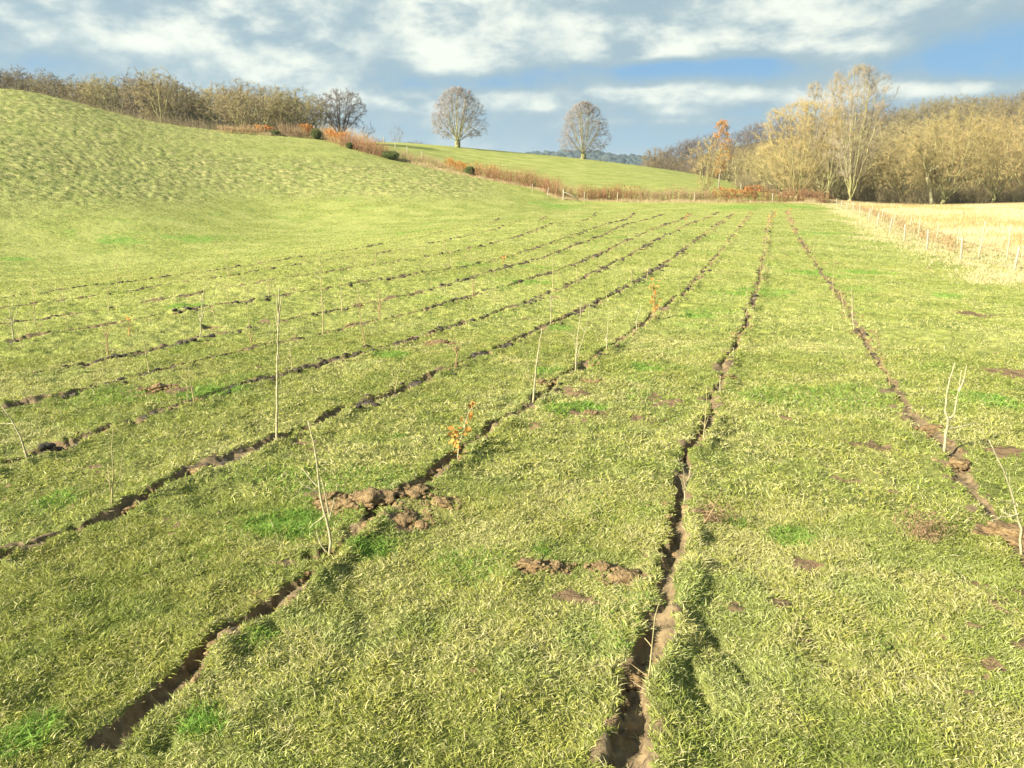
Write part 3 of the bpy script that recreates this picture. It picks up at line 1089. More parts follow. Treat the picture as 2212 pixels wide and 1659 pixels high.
heaps = [((765, 1088), .13, 'broken heap of sandy brown clods at the left of the largest spoil pile'),
         ((850, 1086), .12, 'smooth sandy brown clod in the middle of the largest spoil pile'),
         ((872, 1128), .12, 'flat brown clod at the foot of the largest spoil pile, right of the furrow'),
         ((958, 1092), .085, 'ragged brown clod with grass, set apart to the right of the largest spoil pile'),
         ((715, 1082), .075, 'crumbling brown clod at the far left tip of the spoil pile behind the branching sapling'),
         ((735, 1100), .085, 'crumbly brown clod between the far tip and the left heap of the largest spoil pile'),
         ((808, 1092), .11, 'dark-shadowed crumbly clod between the left heap and the smooth clod'),
         ((900, 1076), .085, 'brown clod half under turned turf at the right of the smooth clod'),
         ((1152, 1228), .075, 'rounded brown clod on the turf left of the central furrow, leftmost of its line'),
         ((1205, 1226), .06, 'dark-sided crumbly clod second in the line left of the central furrow'),
         ((1300, 1224), .05, 'small crumbly clod third in the line left of the central furrow'),
         ((1347, 1250), .075, 'smooth domed clod at the left edge of the central furrow'),
         ((1370, 1440), .085, 'flattened brown clod spilling over the left lip of the central furrow near the camera'),
         ((1280, 826), .10, 'light brown clod beside the furrow right of the pale straight whip'),
         ((1170, 828), .09, 'light brown clod touching the pale straight whip, on its far side'),
         ((2075, 1003), .09, 'brown clod beside the foot of the forked sapling on the right'),
         ((2013, 930), .085, 'low brown clod in the right-hand furrow before the forked sapling'),
         ((2190, 1150), .14, 'wide brown spill of earth round the leaning sapling at the right edge'),
         ((560, 1283), .035, 'single small clod on the turf left of the nearest long furrow'),
         ((290, 1090), .075, 'clod with pale top in the second furrow from the lower left corner'),
         ((440, 1022), .07, 'pale clod lying in the second furrow below the thin whips'),
         ((1030, 768), .12, 'dark clod with tan foot between the leafy sapling rows'),
         ((1510, 935), .07, 'brown slab of turf tipped over the central furrow'),
         ((1575, 822), .06, 'small brown clod beside the central furrow farther off'),
         ((345, 843), .10, 'low scatter of reddish earth left of the two-stemmed whip'),
         ((1275, 898), .055, 'dark scraped earth patch on the turf between two furrows'),
         ((950, 742), .12, 'reddish crumbled earth beside the twiggy red sapling')]
for hi2, ((x, y), s, lb) in enumerate(heaps):
    g_ = G(x, y)
    z = gz(g_.x, g_.y)
    s *= 1.3 if s > .1 else 1.15
    ac = Acc()
    nl = 7 if s > .1 else 5
    lv, lf = lump((0, 0, s * .08), s * .8, I3, hi2 + 11, .40, .75)
    ac.add(lv, lf)
    for k in range(nl * 14):
        rr_ = s * R.uniform(.3, 1.7)
        an = R.uniform(0, 6.28)
        sz = s * .05 + s * .27 * R.uniform(0, 1) ** 2.5
        v, f = lump((rr_ * math.cos(an) * 1.2, rr_ * math.sin(an) * .8, sz * .2), sz, I2, hi2 * 31 + k, .65, .45)
        ac.add(v, f)
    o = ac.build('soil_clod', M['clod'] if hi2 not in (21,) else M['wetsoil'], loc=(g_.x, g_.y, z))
    tag(o, lb, 'soil clod', 'clods of turned earth on the pasture')


# ------------------------------------------------------------------ saplings
def leafset(pts, n_, size, spread, seed):
    rg = np.random.default_rng(seed)
    c_ = pts[rg.integers(0, len(pts), n_)] + rg.normal(0, spread, (n_, 3))
    a = rg.normal(0, 1, (n_, 3))
    a /= np.linalg.norm(a, axis=1)[:, None]
    b = np.cross(a, rg.normal(0, 1, (n_, 3)))
    b /= np.linalg.norm(b, axis=1)[:, None]
    sz = size * rg.uniform(.6, 1.2, n_)[:, None]
    V, Fq = quads(c_, a * sz, b * sz)
    # fold each leaf a little along its length
    col = np.repeat((np.array([.62, .27, .06]) * rg.uniform(.6, 1.3, (n_, 1)) + rg.uniform(0, .12, (n_, 1)) * np.array([1, .8, .3])), 4, 0)
    return V, Fq, col


def sapling(lines, label, mat='bark_whip', w=4.0, twigs=6, leaves=0, leafsize=.02, tl=.16, seed=0, red=False):
    """lines: pixel polylines, the first from its foot on the ground upwards"""
    rg = np.random.default_rng(seed + 1000)
    g_ = G(*lines[0][0])
    gzv = gz(g_.x, g_.y)
    root = empty('sapling', (g_.x, g_.y, gzv))
    tag(root, label, 'sapling', 'young trees planted along the furrows')
    off = Vector((g_.x, g_.y, gzv))
    dist = math.hypot(g_.y, HC)
    px = dist / F
    allp = []
    for li, ln in enumerate(lines):
        pts = []
        ys = rg.uniform(-.06, .06) if li else 0
        for k, (x, y) in enumerate(ln):
            yy = g_.y + ys * k / max(len(ln) - 1, 1) * (1 if li else 0)
            pts.append(np.array(P(x, y, yy)) - np.array(off))
        pts = np.array(pts)
        if li == 0:
            pts[0, 2] = -.05
        # resample with slight kinks at the buds
        d = np.concatenate([[0], np.cumsum(np.linalg.norm(np.diff(pts, axis=0), axis=1))])
        m_ = max(4, int(d[-1] / .07))
        s = np.linspace(0, d[-1], m_)
        q = np.stack([np.interp(s, d, pts[:, i]) for i in range(3)], 1)
        q[1:-1] += rg.normal(0, .0035, (m_ - 2, 3))
        wr = max(w * px / 2, .0028) * (1.0 if li == 0 else .62)
        rad = np.linspace(wr, max(wr * .35, .0017), m_)
        if li == 0:
            rad[0] *= 1.25
        V_, q4, t3 = polytube(q, rad, 6)
        allp.append((q, d[-1]))
        mk('stem' if li == 0 else 'branch', V_, [q4, t3], M[mat], root, smooth=True)
    if twigs:
        ac = Acc()
        P0, P1, R0_ = [], [], []
        for _ in range(twigs):
            q, L_ = allp[rg.integers(0, len(allp))]
            k = rg.integers(len(q) // 4, len(q) - 1)
            an = rg.uniform(0, 6.28)
            dirn = np.array([math.cos(an), math.sin(an), rg.uniform(.5, 1.5)])
            dirn /= np.linalg.norm(dirn)
            ll = tl * rg.uniform(.4, 1.2) * min(1, L_ / .5)
            e = q[k] + dirn * ll
            P0.append(q[k]); P1.append(e); R0_.append(max(.0018, .9 * px))
        for a_, b_, c_ in zip(P0, P1, R0_):
            V_, f = spikes(np.array([a_]), np.array([b_]), np.array([c_]))
            mk('twig', V_, [f], M[mat], root)
    if leaves:
        q = np.concatenate([a_[0][max(1, len(a_[0]) // 4):] for a_ in allp])
        V_, Fq, col = leafset(q, leaves, leafsize, leafsize * 1.3, seed)
        mk('leaves', V_, [Fq], M['leafc'], root, col=col)
    return root


SAP = [
    ([[(712, 1198), (712, 1150), (700, 1110), (690, 1050), (682, 980), (665, 908)], [(711, 1115), (703, 1060), (693, 1030)], [(712, 1120), (722, 1075)], [(686, 1050), (650, 1010)], [(688, 1065), (645, 1040)], [(705, 1192), (690, 1170), (683, 1148)], [(700, 1115), (668, 1142)]],
     'pale knobbly sapling with a stout forked foot in the nearest long furrow', 'bark_pale', 7, 8),
    ([[(595, 952), (598, 900), (599, 800), (601, 700), (603, 620)], [(601, 715), (594, 680)], [(602, 690), (609, 640)], [(602, 700), (598, 640)], [(600, 760), (606, 790)]],
     'tallest thick straight whip with upright side shoots near its tip', 'bark_pale', 6, 6),
    ([[(60, 983), (45, 945), (25, 905), (0, 872)], [(25, 905), (5, 888)], [(30, 915), (2, 915)]],
     'sapling leaning far to the left at the left edge of the photo', 'bark_pale', 5, 3),
    ([[(241, 1095), (243, 1030), (244, 926)], [(241, 1060), (232, 1000)], [(241, 1075), (262, 1020), (268, 960)], [(238, 1060), (236, 1020)]],
     'thin greenish whip with several shoots between the two lower left furrows', 'bark_whip', 3, 8),
    ([[(420, 868), (412, 830), (407, 793)], [(405, 870), (404, 830), (402, 793)]], 'pair of thin shoots standing beside the reddish earth scatter', 'bark_whip', 3, 2),
    ([[(323, 807), (317, 770), (307, 721)], [(318, 775), (300, 760)], [(317, 765), (326, 750)]], 'thin whip with sideways twigs leaning left above the dark earth strip', 'bark_whip', 3, 4),
    ([[(232, 774), (232, 740), (229, 690)], [(231, 735), (218, 700)], [(231, 725), (243, 705)]], 'whip with a spreading twiggy top, left of the dried-leaf seedling', 'bark_red', 2.6, 8),
    ([[(433, 733), (434, 690), (441, 621)], [(434, 700), (428, 660)], [(436, 690), (446, 655)]], 'pale whip with upright twigs standing at the end of a wet earth strip', 'bark_pale', 3.2, 5),
    ([[(29, 731), (26, 700), (30, 643)], [(27, 702), (38, 670), (40, 645)], [(26, 695), (5, 675)], [(26, 700), (18, 650)]], 'many-branched sapling near the left edge with a pale forked crown', 'bark_pale', 3.2, 8),
    ([[(74, 702), (74, 660), (72, 608)]], 'single thin whip just right of the many-branched sapling at the left edge', 'bark_whip', 2.2, 4),
    ([[(280, 725), (279, 685)]], 'tiny seedling with a few orange dead leaves in the left half of the field', 'bark_red', 2.2, 2, 12, .03),
    ([[(234, 677), (235, 613)]], 'thin whip standing directly behind the twiggy-topped whip on the left', 'bark_whip', 2.0, 3),
    ([[(132, 649), (132, 613)]], 'short faint whip high on the left of the field', 'bark_whip', 1.8, 3),
    ([[(467, 692), (461, 675), (455, 654)]], 'short whip leaning left, right of the pale whip by the wet earth strip', 'bark_whip', 2.2, 2),
    ([[(697, 721), (697, 660), (690, 550)], [(697, 680), (692, 640)]], 'very tall slender whip between the tallest thick whip and the field centre', 'bark_whip', 2.8, 4),
    ([[(740, 672), (737, 640), (735, 605)]], 'thin whip close to the right of the very tall slender whip', 'bark_whip', 2.0, 3),
    ([[(631, 805), (627, 742)]], 'thin shoot right of the tallest thick whip', 'bark_whip', 2.6, 2),
    ([[(494, 601), (491, 575), (489, 547)]], 'distant tall whip in the upper left of the field', 'bark_whip', 1.8, 3),
    ([[(254, 632), (251, 567)]], 'distant tall whip at the far left of the field', 'bark_whip', 1.8, 3),
    ([[(581, 642), (578, 591)], [(581, 640), (582, 605)]], 'distant double whip just left of the tallest thick whip', 'bark_whip', 1.8, 3),
    ([[(543, 750), (540, 707)], [(543, 735), (530, 712)], [(543, 735), (552, 716)]], 'small bushy seedling left of the tallest thick whip', 'bark_red', 2.0, 10),
    ([[(378, 653), (376, 625)]], 'short faint whip above the pale whip by the wet strip', 'bark_whip', 1.6, 3),
    ([[(51, 757), (44, 738), (38, 714)]], 'small leaning whip below the many-branched sapling at the left edge', 'bark_whip', 2.4, 2),
    ([[(682, 618), (680, 584)]], 'short faint whip above the very tall slender whip', 'bark_whip', 1.6, 2),
    ([[(1151, 867), (1157, 800), (1165, 745), (1171, 708)], [(1155, 830), (1160, 790)]], 'bright pale straight whip with a cut top in the middle of the photo', 'bark_pale', 5.5, 2),
    ([[(1140, 822), (1125, 795), (1100, 775), (1072, 768)], [(1140, 822), (1134, 795), (1120, 780), (1095, 772)], [(1142, 820), (1140, 780), (1134, 755)], [(1152, 835), (1185, 800), (1200, 775)], [(1148, 868), (1120, 870), (1098, 868)], [(1160, 845), (1200, 848), (1230, 820)], [(1146, 830), (1160, 780), (1166, 770)]],
     'low sapling with arching whips spread round the bright pale straight whip', 'bark_whip', 2.2, 10),
    ([[(1244, 805), (1244, 780), (1246, 740), (1252, 700), (1258, 640)], [(1245, 775), (1258, 735), (1268, 700), (1274, 655)], [(1245, 770), (1240, 720), (1243, 712)], [(1245, 770), (1250, 720)]], 'tall V-forked whip beside the dark earth patch in the centre of the field', 'bark_pale', 3.4, 6),
    ([[(1310, 760), (1311, 720), (1316, 677)], [(1311, 745), (1306, 720)]], 'pale thin whip on dark clods, right of the V-forked whip', 'bark_pale', 2.8, 2),
    ([[(1189, 705), (1190, 660), (1191, 628)], [(1190, 680), (1194, 640)]], 'twin pale shoots behind the bright straight whip', 'bark_pale', 2.6, 2),
    ([[(1194, 632), (1194, 590), (1192, 534)]], 'very tall whip standing in line behind the twin pale shoots', 'bark_whip', 2.2, 5),
    ([[(986, 795), (987, 770), (985, 739)], [(987, 765), (976, 735)], [(987, 768), (998, 742)], [(986, 760), (970, 748)], [(987, 758), (1004, 735)]], 'reddish twiggy sapling on crumbled earth, above and left of the leafy beech', 'bark_red', 3.2, 16),
    ([[(989, 990), (990, 960), (1003, 930), (1008, 900), (1022, 876)], [(992, 950), (984, 944)]], 'young beech holding clusters of orange dead leaves over the nearest long furrow', 'bark_pale', 4.2, 2, 46, .032),
    ([[(1414, 691), (1413, 650), (1410, 612)]], 'upright seedling clothed in orange dead leaves, right of centre', 'bark_red', 3, 2, 60, .038),
    ([[(1375, 718), (1375, 690), (1382, 672), (1385, 657)]], 'small bent whip left of the orange-leaved upright seedling', 'bark_pale', 2.4, 2),
    ([[(820, 693), (820, 660), (820, 626)], [(819, 675), (805, 655), (789, 645)], [(820, 672), (828, 640)], [(819, 668), (812, 628)]], 'sapling with a long arm reaching left, left of the field centre', 'bark_red', 3, 8),
    ([[(791, 754), (782, 710), (776, 664), (772, 622)], [(777, 662), (785, 645)]], 'long curved whip with a reddish bud cluster halfway up', 'bark_red', 2.6, 6, 5, .02),
    ([[(738, 670), (737, 645), (738, 620)]], 'short pale whip left of the long curved whip', 'bark_whip', 2, 2),
    ([[(1247, 614), (1246, 590), (1245, 571)]], 'distant single whip above the V-forked whip', 'bark_whip', 2, 3),
    ([[(975, 577), (974, 541)], [(968, 575), (969, 550)]], 'distant pale double whip in the upper middle of the field', 'bark_whip', 1.8, 2),
    ([[(1088, 568), (1088, 552)]], 'tiny distant seedling with orange leaves in the upper middle of the field', 'bark_red', 2, 1, 12, .045),
    ([[(1022, 641), (1022, 606)]], 'short stout reddish shoot in the upper middle of the field', 'bark_red', 3, 2),
    ([[(811, 571), (811, 530)], [(811, 568), (815, 540)]], 'distant whip pair in the upper left middle of the field', 'bark_whip', 1.8, 2),
    ([[(962, 544), (960, 511)], [(958, 530), (958, 508)]], 'farthest pale double whip below the rounded hill', 'bark_whip', 1.8, 2),
    ([[(1073, 650), (1071, 616)]], 'faint whip right of the short stout reddish shoot', 'bark_whip', 1.8, 2),
    ([[(1397, 606), (1401, 568)]], 'thin whip behind the orange-leaved upright seedling', 'bark_whip', 2, 3),
    ([[(852, 843), (862, 800), (876, 766)], [(852, 830), (846, 800)]], 'fine green whip leaning right, above and left of the leafy beech', 'bark_whip', 2.4, 6),
    ([[(1309, 650), (1312, 626)]], 'short whip between the V-forked whip and the orange-leaved seedling', 'bark_whip', 1.8, 3),
    ([[(1363, 612), (1365, 582)]], 'faint whip left of the thin whip behind the orange-leaved seedling', 'bark_whip', 1.7, 4),
    ([[(2039, 977), (2042, 940), (2049, 908), (2043, 890), (2045, 850), (2063, 783)], [(2049, 908), (2060, 895), (2070, 850), (2077, 800)], [(2072, 845), (2084, 815), (2088, 790)], [(2047, 926), (2085, 920), (2110, 912)]], 'stout forked sapling like a tuning fork in the right-hand furrow', 'bark_pale', 7, 3),
    ([[(2209, 1190), (2205, 1140), (2190, 1080), (2165, 1010), (2136, 950)], [(2203, 1130), (2160, 1100)], [(2200, 1110), (2140, 1125)], [(2195, 1090), (2155, 1078)]], 'leaning sapling with fine side twigs at the right edge of the photo', 'bark_pale', 6, 12, 0, .02, .25),
    ([[(1829, 687), (1822, 660), (1815, 623)]], 'tall thin whip left of a pair in the right-hand furrow', 'bark_whip', 2.4, 4),
    ([[(1846, 713), (1841, 680), (1839, 620)], [(1843, 690), (1842, 640)]], 'pale double whip in the right-hand furrow beside the tall thin whip', 'bark_pale', 2.6, 3),
    ([[(1902, 751), (1897, 730), (1893, 707)], [(1900, 745), (1885, 715)]], 'faint twiggy seedling right of the right-hand furrow', 'bark_red', 2, 5),
    ([[(1926, 833), (1918, 805), (1904, 777)]], 'brown whip leaning left over the right-hand furrow', 'bark_red', 3, 3),
    ([[(1477, 1092), (1480, 1060), (1488, 1030), (1492, 1005)], [(1481, 1050), (1475, 1010)], [(1482, 1050), (1500, 1020)], [(1480, 1060), (1468, 1030)]], 'pale twiggy sapling rising from the central furrow in front', 'bark_pale', 3.6, 6),
    ([[(1519, 941), (1525, 890), (1528, 830)], [(1520, 930), (1530, 900)]], 'slender whip beside the tipped slab in the central furrow', 'bark_whip', 3, 3),
    ([[(1556, 850), (1556, 813)]], 'short stub in the central furrow beyond the slender whip', 'bark_pale', 3.6, 1),
    ([[(1583, 777), (1585, 751)]], 'second short stub in the central furrow, farther off', 'bark_pale', 3, 1),
    ([[(1400, 1480), (1406, 1400), (1415, 1345), (1424, 1300)], [(1407, 1396), (1392, 1378)]], 'thin brown whip lying along the central furrow nearest the camera', 'bark_whip', 4, 3),
    ([[(1800, 638), (1800, 594)]], 'farther thin whip above the pair in the right-hand furrow', 'bark_whip', 2, 3),
    ([[(1512, 1140), (1535, 1105), (1552, 1078), (1558, 1062)], [(1535, 1105), (1548, 1108)]], 'broken drooping twig stuck in the turf right of the central furrow', 'bark_red', 3.4, 4),
    ([[(1663, 482), (1663, 470)]], 'tiny reddish-leaved seedling near the far end of the central furrow', 'bark_red', 2, 2, 12, .07),
    ([[(1672, 470), (1673, 457)]], 'farthest reddish-leaved seedling at the end of the central furrow', 'bark_red', 2, 2, 12, .07),
    ([[(1705, 462), (1706, 449)]], 'tiny reddish-leaved seedling at the far end of the right-hand furrow', 'bark_red', 2, 2, 12, .07),
    ([[(1482, 476), (1484, 463)]], 'tiny reddish-leaved seedling left of the far end of the central furrow', 'bark_red', 2, 2, 12, .07),
]
for k, s_ in enumerate(SAP):
    s_ = list(s_) + [None] * 8
    sapling(s_[0], s_[1], s_[2], s_[3], s_[4], s_[5] or 0, s_[6] or .02, s_[7] or .14, seed=k)
# small upright whips farther along the rows, much the same as one another
used_xy = [G(*s_[0][0][0]) for s_ in SAP]
cnt = 0
ROWN = ['the row nearest the fence', 'the central furrow row', 'the spoil pile row', 'the third row left', 'the fourth row left',
        'the fifth row left', 'the sixth row left', 'the darkest seventh row', 'the eighth row left', 'the ninth row left', 'the faintest row by the hill']
for i, (L, wd, dp, op, flap, tone) in enumerate(rows):
    step_ = 2.1
    k = int(R.integers(4, 9))
    while k < len(L):
        x, y = L[k]
        r_ = math.hypot(x, y)
        k += int(step_ / .25 * R.uniform(.9, 3.4))
        if r_ < 15 or r_ > 75 or abs(math.degrees(math.atan2(x, y))) > 33:
            continue
        if any((g_.x - x) ** 2 + (g_.y - y) ** 2 < .8 for g_ in used_xy):
            continue
        cnt += 1
        hgt = R.uniform(.45, 1.05)
        z = gz(x, y)
        band = 'middle' if r_ < 28 else ('far part' if r_ < 45 else 'far end')
        q = np.array([[0, 0, -.03], [R.normal(0, .02), 0, hgt * .4], [R.normal(0, .04), R.normal(0, .03), hgt]])
        V_, q4, t3 = polytube(q, [.0056, .0044, .002], 4)
        n_ = int(R.integers(2, 5))
        p0 = np.array([q[1] * (1 - u_) + q[2] * u_ for u_ in R.uniform(0, .7, n_)])
        p1 = p0 + np.stack([R.normal(0, .06, n_), R.normal(0, .06, n_), R.uniform(.08, .22, n_)], 1)
        V2_, f = spikes(p0, p1, np.full(n_, .003))
        root = mk('sapling', np.vstack([V_, V2_]), [q4, np.vstack([t3, f + len(V_)])], M['bark_whip'], loc=(x, y, z))
        tag(root, 'faint bare whip in the %s of %s' % (band, ROWN[i]), 'sapling', 'faint young whips along the planting rows')

# withered weeds
for (x, y, nn, hh, lb) in [(1995, 1165, 150, .16, 'withered grey-brown weed tuft on the right foreground turf'), (1540, 1128, 70, .09, 'small bleached dead tuft beside the broken drooping twig')]:
    g_ = G(x, y)
    z = gz(g_.x, g_.y)
    p0 = np.stack([R.normal(0, .045, nn), R.normal(0, .045, nn), np.zeros(nn)], 1)
    p1 = p0 + np.stack([R.normal(0, hh * .5, nn), R.normal(0, hh * .5, nn), R.uniform(.3, 1.1, nn) * hh], 1)
    p2 = np.repeat(p1, 4, 0)
    p3 = p2 + R.normal(0, .016, p2.shape)
    V1, f1 = spikes(p0, p1, np.full(nn, .0016))
    V2, f2 = spikes(p2, p3, np.full(len(p2), .003))
    tag(mk('withered_weed', np.vstack([V1, V2]), [np.vstack([f1, f2 + len(V1)])], M['hedge_brown'], loc=(g_.x, g_.y, z)), lb, 'weed')


# ------------------------------------------------------------------ fences
def post(ac, x, y, z0, h, r, lean=0.0, sides=8):
    q = np.array([[x, y, z0 - .2], [x + lean * .4, y, z0 + h * .5], [x + lean, y, z0 + h - .03], [x + lean, y, z0 + h]])
    V_, q4, t3 = polytube(q, [r * 1.05, r, r * .95, r * .7], sides)
    ac.add(V_, q4, t3)


froot = empty('wire_fence', (fence_w[1].x, fence_w[1].y, fence_w[1].z))
tag(froot, 'near wire fence on pale wooden posts between the pasture and the straw field', 'fence')
off = np.array(froot.location)
tops = []
for k, p in enumerate(fence_w):
    z = gz(p.x, p.y)
    hh = .90 * R.uniform(.95, 1.05)
    ac = Acc()
    post(ac, 0, 0, 0, hh, .043, R.normal(0, .05))
    o = ac.build('post', M['post'], froot, smooth=True, loc=Vector((p.x, p.y, z)) - Vector(off))
    tops.append(np.array([p.x, p.y, z]))
P0, P1, rr_ = [], [], []
for k in range(len(tops) - 1):
    for hh in (.12, .3, .48, .66, .84):
        a = tops[k] + [.05, 0, hh]
        b = tops[k + 1] + [.05, 0, hh]
        P0.append(a); P1.append(b); rr_.append(.006 if hh > .8 else .004)
    nv = 14
    for j in range(1, nv):
        c_ = tops[k] * (1 - j / nv) + tops[k + 1] * j / nv
        P0.append(c_ + [.05, 0, .10]); P1.append(c_ + [.05, 0, .66]); rr_.append(.0015)
V_, q4 = tubes(np.array(P0) - off, np.array(P1) - off, rr_, rr_, 3)
mk('wire_mesh', V_, [q4], M['wire'], froot)

stakes = [(2174, 562, 490), (2113, 557, 468.6), (2067, 532, 489), (2023, 519, 483), (1984, 508, 472.5), (1964, 500, 470), (1930, 487, 462), (1905, 478, 455), (1882, 465, 446)]
sroot = None
tops = []
for (x, yb, yt) in stakes:
    g_ = G(x, yb)
    gx, gy = g_.x, g_.y
    z = gz(gx, gy)
    if sroot is None:
        sroot = empty('wire_fence', (gx, gy, z))
        tag(sroot, 'second fence of thin mossy stakes on the straw field side of the verge', 'fence')
        off = np.array(sroot.location)
    hh = min((yb - yt) / F * math.hypot(gy, 2), 1.5)
    ac = Acc()
    post(ac, 0, 0, 0, hh, .032, .10 if x == 2113 else R.normal(0, .03))
    ac.build('post', M['postgreen'], sroot, smooth=True, loc=Vector((gx, gy, z)) - Vector(off))
    tops.append(np.array([gx, gy, z]))
P0, P1, rr_ = [], [], []
for k in range(len(tops) - 1):
    for hh in (.2, .5, .8):
        P0.append(tops[k] + [0.035, 0, hh]); P1.append(tops[k + 1] + [0.035, 0, hh]); rr_.append(.0025)
V_, q4 = tubes(np.array(P0) - off, np.array(P1) - off, rr_, rr_, 3)
mk('wire', V_, [q4], M['wire'], sroot)

# corner posts of the hedge fence with its diagonal brace
hp = [(1217, 432), (1262, 434), (1334, 435), (1183, 424), (1500, 437), (1668, 438), (1150, 416)]
g0 = G(1217, 433)
hroot = empty('corner_fence', g0)
tag(hroot, 'white corner post with a diagonal brace and smaller posts before the hedge', 'fence')
P0, P1 = [], []
for k, (x, y) in enumerate(hp):
    g_ = G(x, y)
    z = gz(g_.x, g_.y)
    ac = Acc()
    post(ac, 0, 0, 0, 1.3 if k == 0 else 1.1, .085 if k == 0 else .045, .1 if k in (3,) else 0)
    ac.build('post', M['post'], hroot, smooth=True, loc=Vector((g_.x, g_.y, z)) - g0)
V_, q4, t3 = polytube(np.array([[.05, -.12, 1.0], [.95, -.14, .62], [1.85, -.15, .12]]), [.065, .065, .065], 6)
mk('brace', V_, [q4, t3], M['post'], hroot)

# posts on the meadow beyond the hedge
mp = [(806, 304), (829, 308), (854, 322), (880, 331), (911, 342), (1600, 412), (1650, 413), (1700, 421)]
g0 = G(854, 325)
mroot = empty('pasture_fence', g0)
tag(mroot, 'line of short white posts on the meadow beyond the hedge', 'fence')
for (x, y) in mp:
    g_ = G(x, y)
    if g_ is None:
        continue
    ac = Acc()
    post(ac, 0, 0, 0, 1.15, .07)
    ac.build('post', M['post'], mroot, smooth=True, loc=Vector((g_.x, g_.y, gz(g_.x, g_.y))) - g0)


# ------------------------------------------------------------------ hedges
def along(pxs, step):
    pts = [G(*p) for p in pxs]
    pts = [np.array(p) for p in pts if p is not None]
    d = np.concatenate([[0], np.cumsum([np.linalg.norm(pts[i + 1][:2] - pts[i][:2]) for i in range(len(pts) - 1)])])
    return pts, d


def hedge(pxs, label, mat, h, wdt, dens, leafn=0, leafcol=(.58, .24, .06), tipmat=None, name='hedge', cat='hedge', back=1.0, straight=.25):
    pts, d = along(pxs, .5)
    A_ = np.array(pts)
    c0 = A_[0].copy()
    root = empty(name, c0)
    tag(root, label, cat, 'hedge along the edge of the field' if name == 'hedge' else None)
    nn = int(dens * d[-1])
    s = R.uniform(0, d[-1], nn)
    q = np.stack([np.interp(s, d, A_[:, i]) for i in range(3)], 1)
    h = h * 1.22
    hm = h * (.75 + .5 * fbm(s * .45, s * 0, 501, 2))
    q[:, 0] += R.uniform(-wdt / 2, wdt / 2, nn)
    q[:, 1] += R.uniform(-wdt / 2, wdt / 2, nn) + back
    q[:, 2] = [gz(a, b) for a, b in q[:, :2]]
    hh = hm * R.uniform(.5, 1.1, nn)
    dirn = np.stack([R.normal(0, straight, nn), R.normal(0, straight, nn), np.ones(nn)], 1)
    mid = q + dirn * (hh * .5)[:, None]
    top = mid + np.stack([R.normal(0, straight, nn), R.normal(0, straight, nn), np.ones(nn)], 1) * (hh * .5)[:, None]
    V1, f1 = tubes(q - c0, mid - c0, np.full(nn, .016), np.full(nn, .012), 3)
    V2, f2 = spikes(mid - c0, top - c0, np.full(nn, .013))
    ns = nn * 3
    ks = R.integers(0, nn, ns)
    u = R.uniform(0, 1, ns)[:, None]
    b0 = mid[ks] * (1 - u) + (q[ks] * .4 + top[ks] * .6) * u
    b1 = b0 + np.stack([R.normal(0, .16, ns), R.normal(0, .16, ns), R.uniform(.0, .3, ns)], 1)
    V3, f3 = spikes(b0 - c0, b1 - c0, np.full(ns, .010))
    ac = Acc()
    ac.add(V1, f1); ac.add(V2, f2); ac.add(V3, f3)
    ac.build('stems', M[mat], root)
    if leafn:
        nl = int(leafn * d[-1])
        s = R.uniform(0, d[-1], nl)
        c_ = np.stack([np.interp(s, d, A_[:, i]) for i in range(3)], 1)
        zz = np.array([gz(a, b + back) for a, b in c_[:, :2]])
        c_[:, 0] += R.uniform(-wdt / 2, wdt / 2, nl)
        c_[:, 1] += R.uniform(-wdt / 2, wdt / 2, nl) + back
        c_[:, 2] = zz + h * (.75 + .5 * fbm(s * .45, s * 0, 501, 2)) * (.22 + .72 * np.sqrt(R.uniform(0, 1, nl)))
        gap = vn(c_[:, 0] * 2.2 + c_[:, 2] * 2, c_[:, 1] * 2.2, 8) > .34
        c_ = c_[gap]
        nl = len(c_)
        a = R.normal(0, 1, (nl, 3))
        a /= np.linalg.norm(a, axis=1)[:, None]
        b = np.cross(a, R.normal(0, 1, (nl, 3)))
        b /= np.linalg.norm(b, axis=1)[:, None]
        sz = R.uniform(.05, .095, nl)[:, None]
        V_, Fq = quads(c_ - c0, a * sz, b * sz)
        mk('leaves', V_, [Fq], M['leafc'], root, col=np.repeat(np.array(leafcol) * R.uniform(.55, 1.3, (nl, 1)), 4, 0))
    return root


hedge([(470, 285), (560, 291)], 'low tan brush at the crest of the left hill under the wood', 'hedge_tan', 1.2, 1.6, 45)
hedge([(553, 290), (582, 292)], 'low orange-leaved beech piece of hedge at the top of the hill', 'hedge_tan', 1.1, 1.4, 26, 500)
hedge([(598, 293), (650, 297)], 'bare reddish-brown hedge between two orange-leaved pieces on the hill crest', 'hedge_brown', 2.0, 1.8, 45)
hedge([(650, 297), (672, 299)], 'bright orange-leaved beech hedge left of the round evergreen bush', 'hedge_tan', 1.6, 1.4, 30, 500)
hedge([(690, 301), (712, 305)], 'tan brush just right of the round evergreen bush', 'hedge_tan', 2.0, 1.6, 45)
hedge([(706, 306), (745, 318)], 'orange-leaved beech hedge stepping down right of the evergreen bush', 'hedge_tan', 1.5, 1.4, 30, 480)
hedge([(745, 318), (790, 331), (838, 343)], 'tall rust-red bare hedge descending towards the dark evergreen shrub', 'hedge_red', 2.0, 2.0, 60)
hedge([(700, 300), (760, 313), (800, 328)], 'pale tan brush standing behind the descending orange hedge', 'hedge_tan', 2.1, 1.6, 40, back=3.6)
hedge([(860, 346), (930, 361), (968, 369)], 'thin greyish-brown hedge with gaps below the lone left lime tree', 'hedge_brown', 1.5, 1.2, 40)
hedge([(968, 370), (1005, 377)], 'orange-leaved beech hedge left of the small evergreen in the valley', 'hedge_tan', 1.5, 1.3, 28, 500)
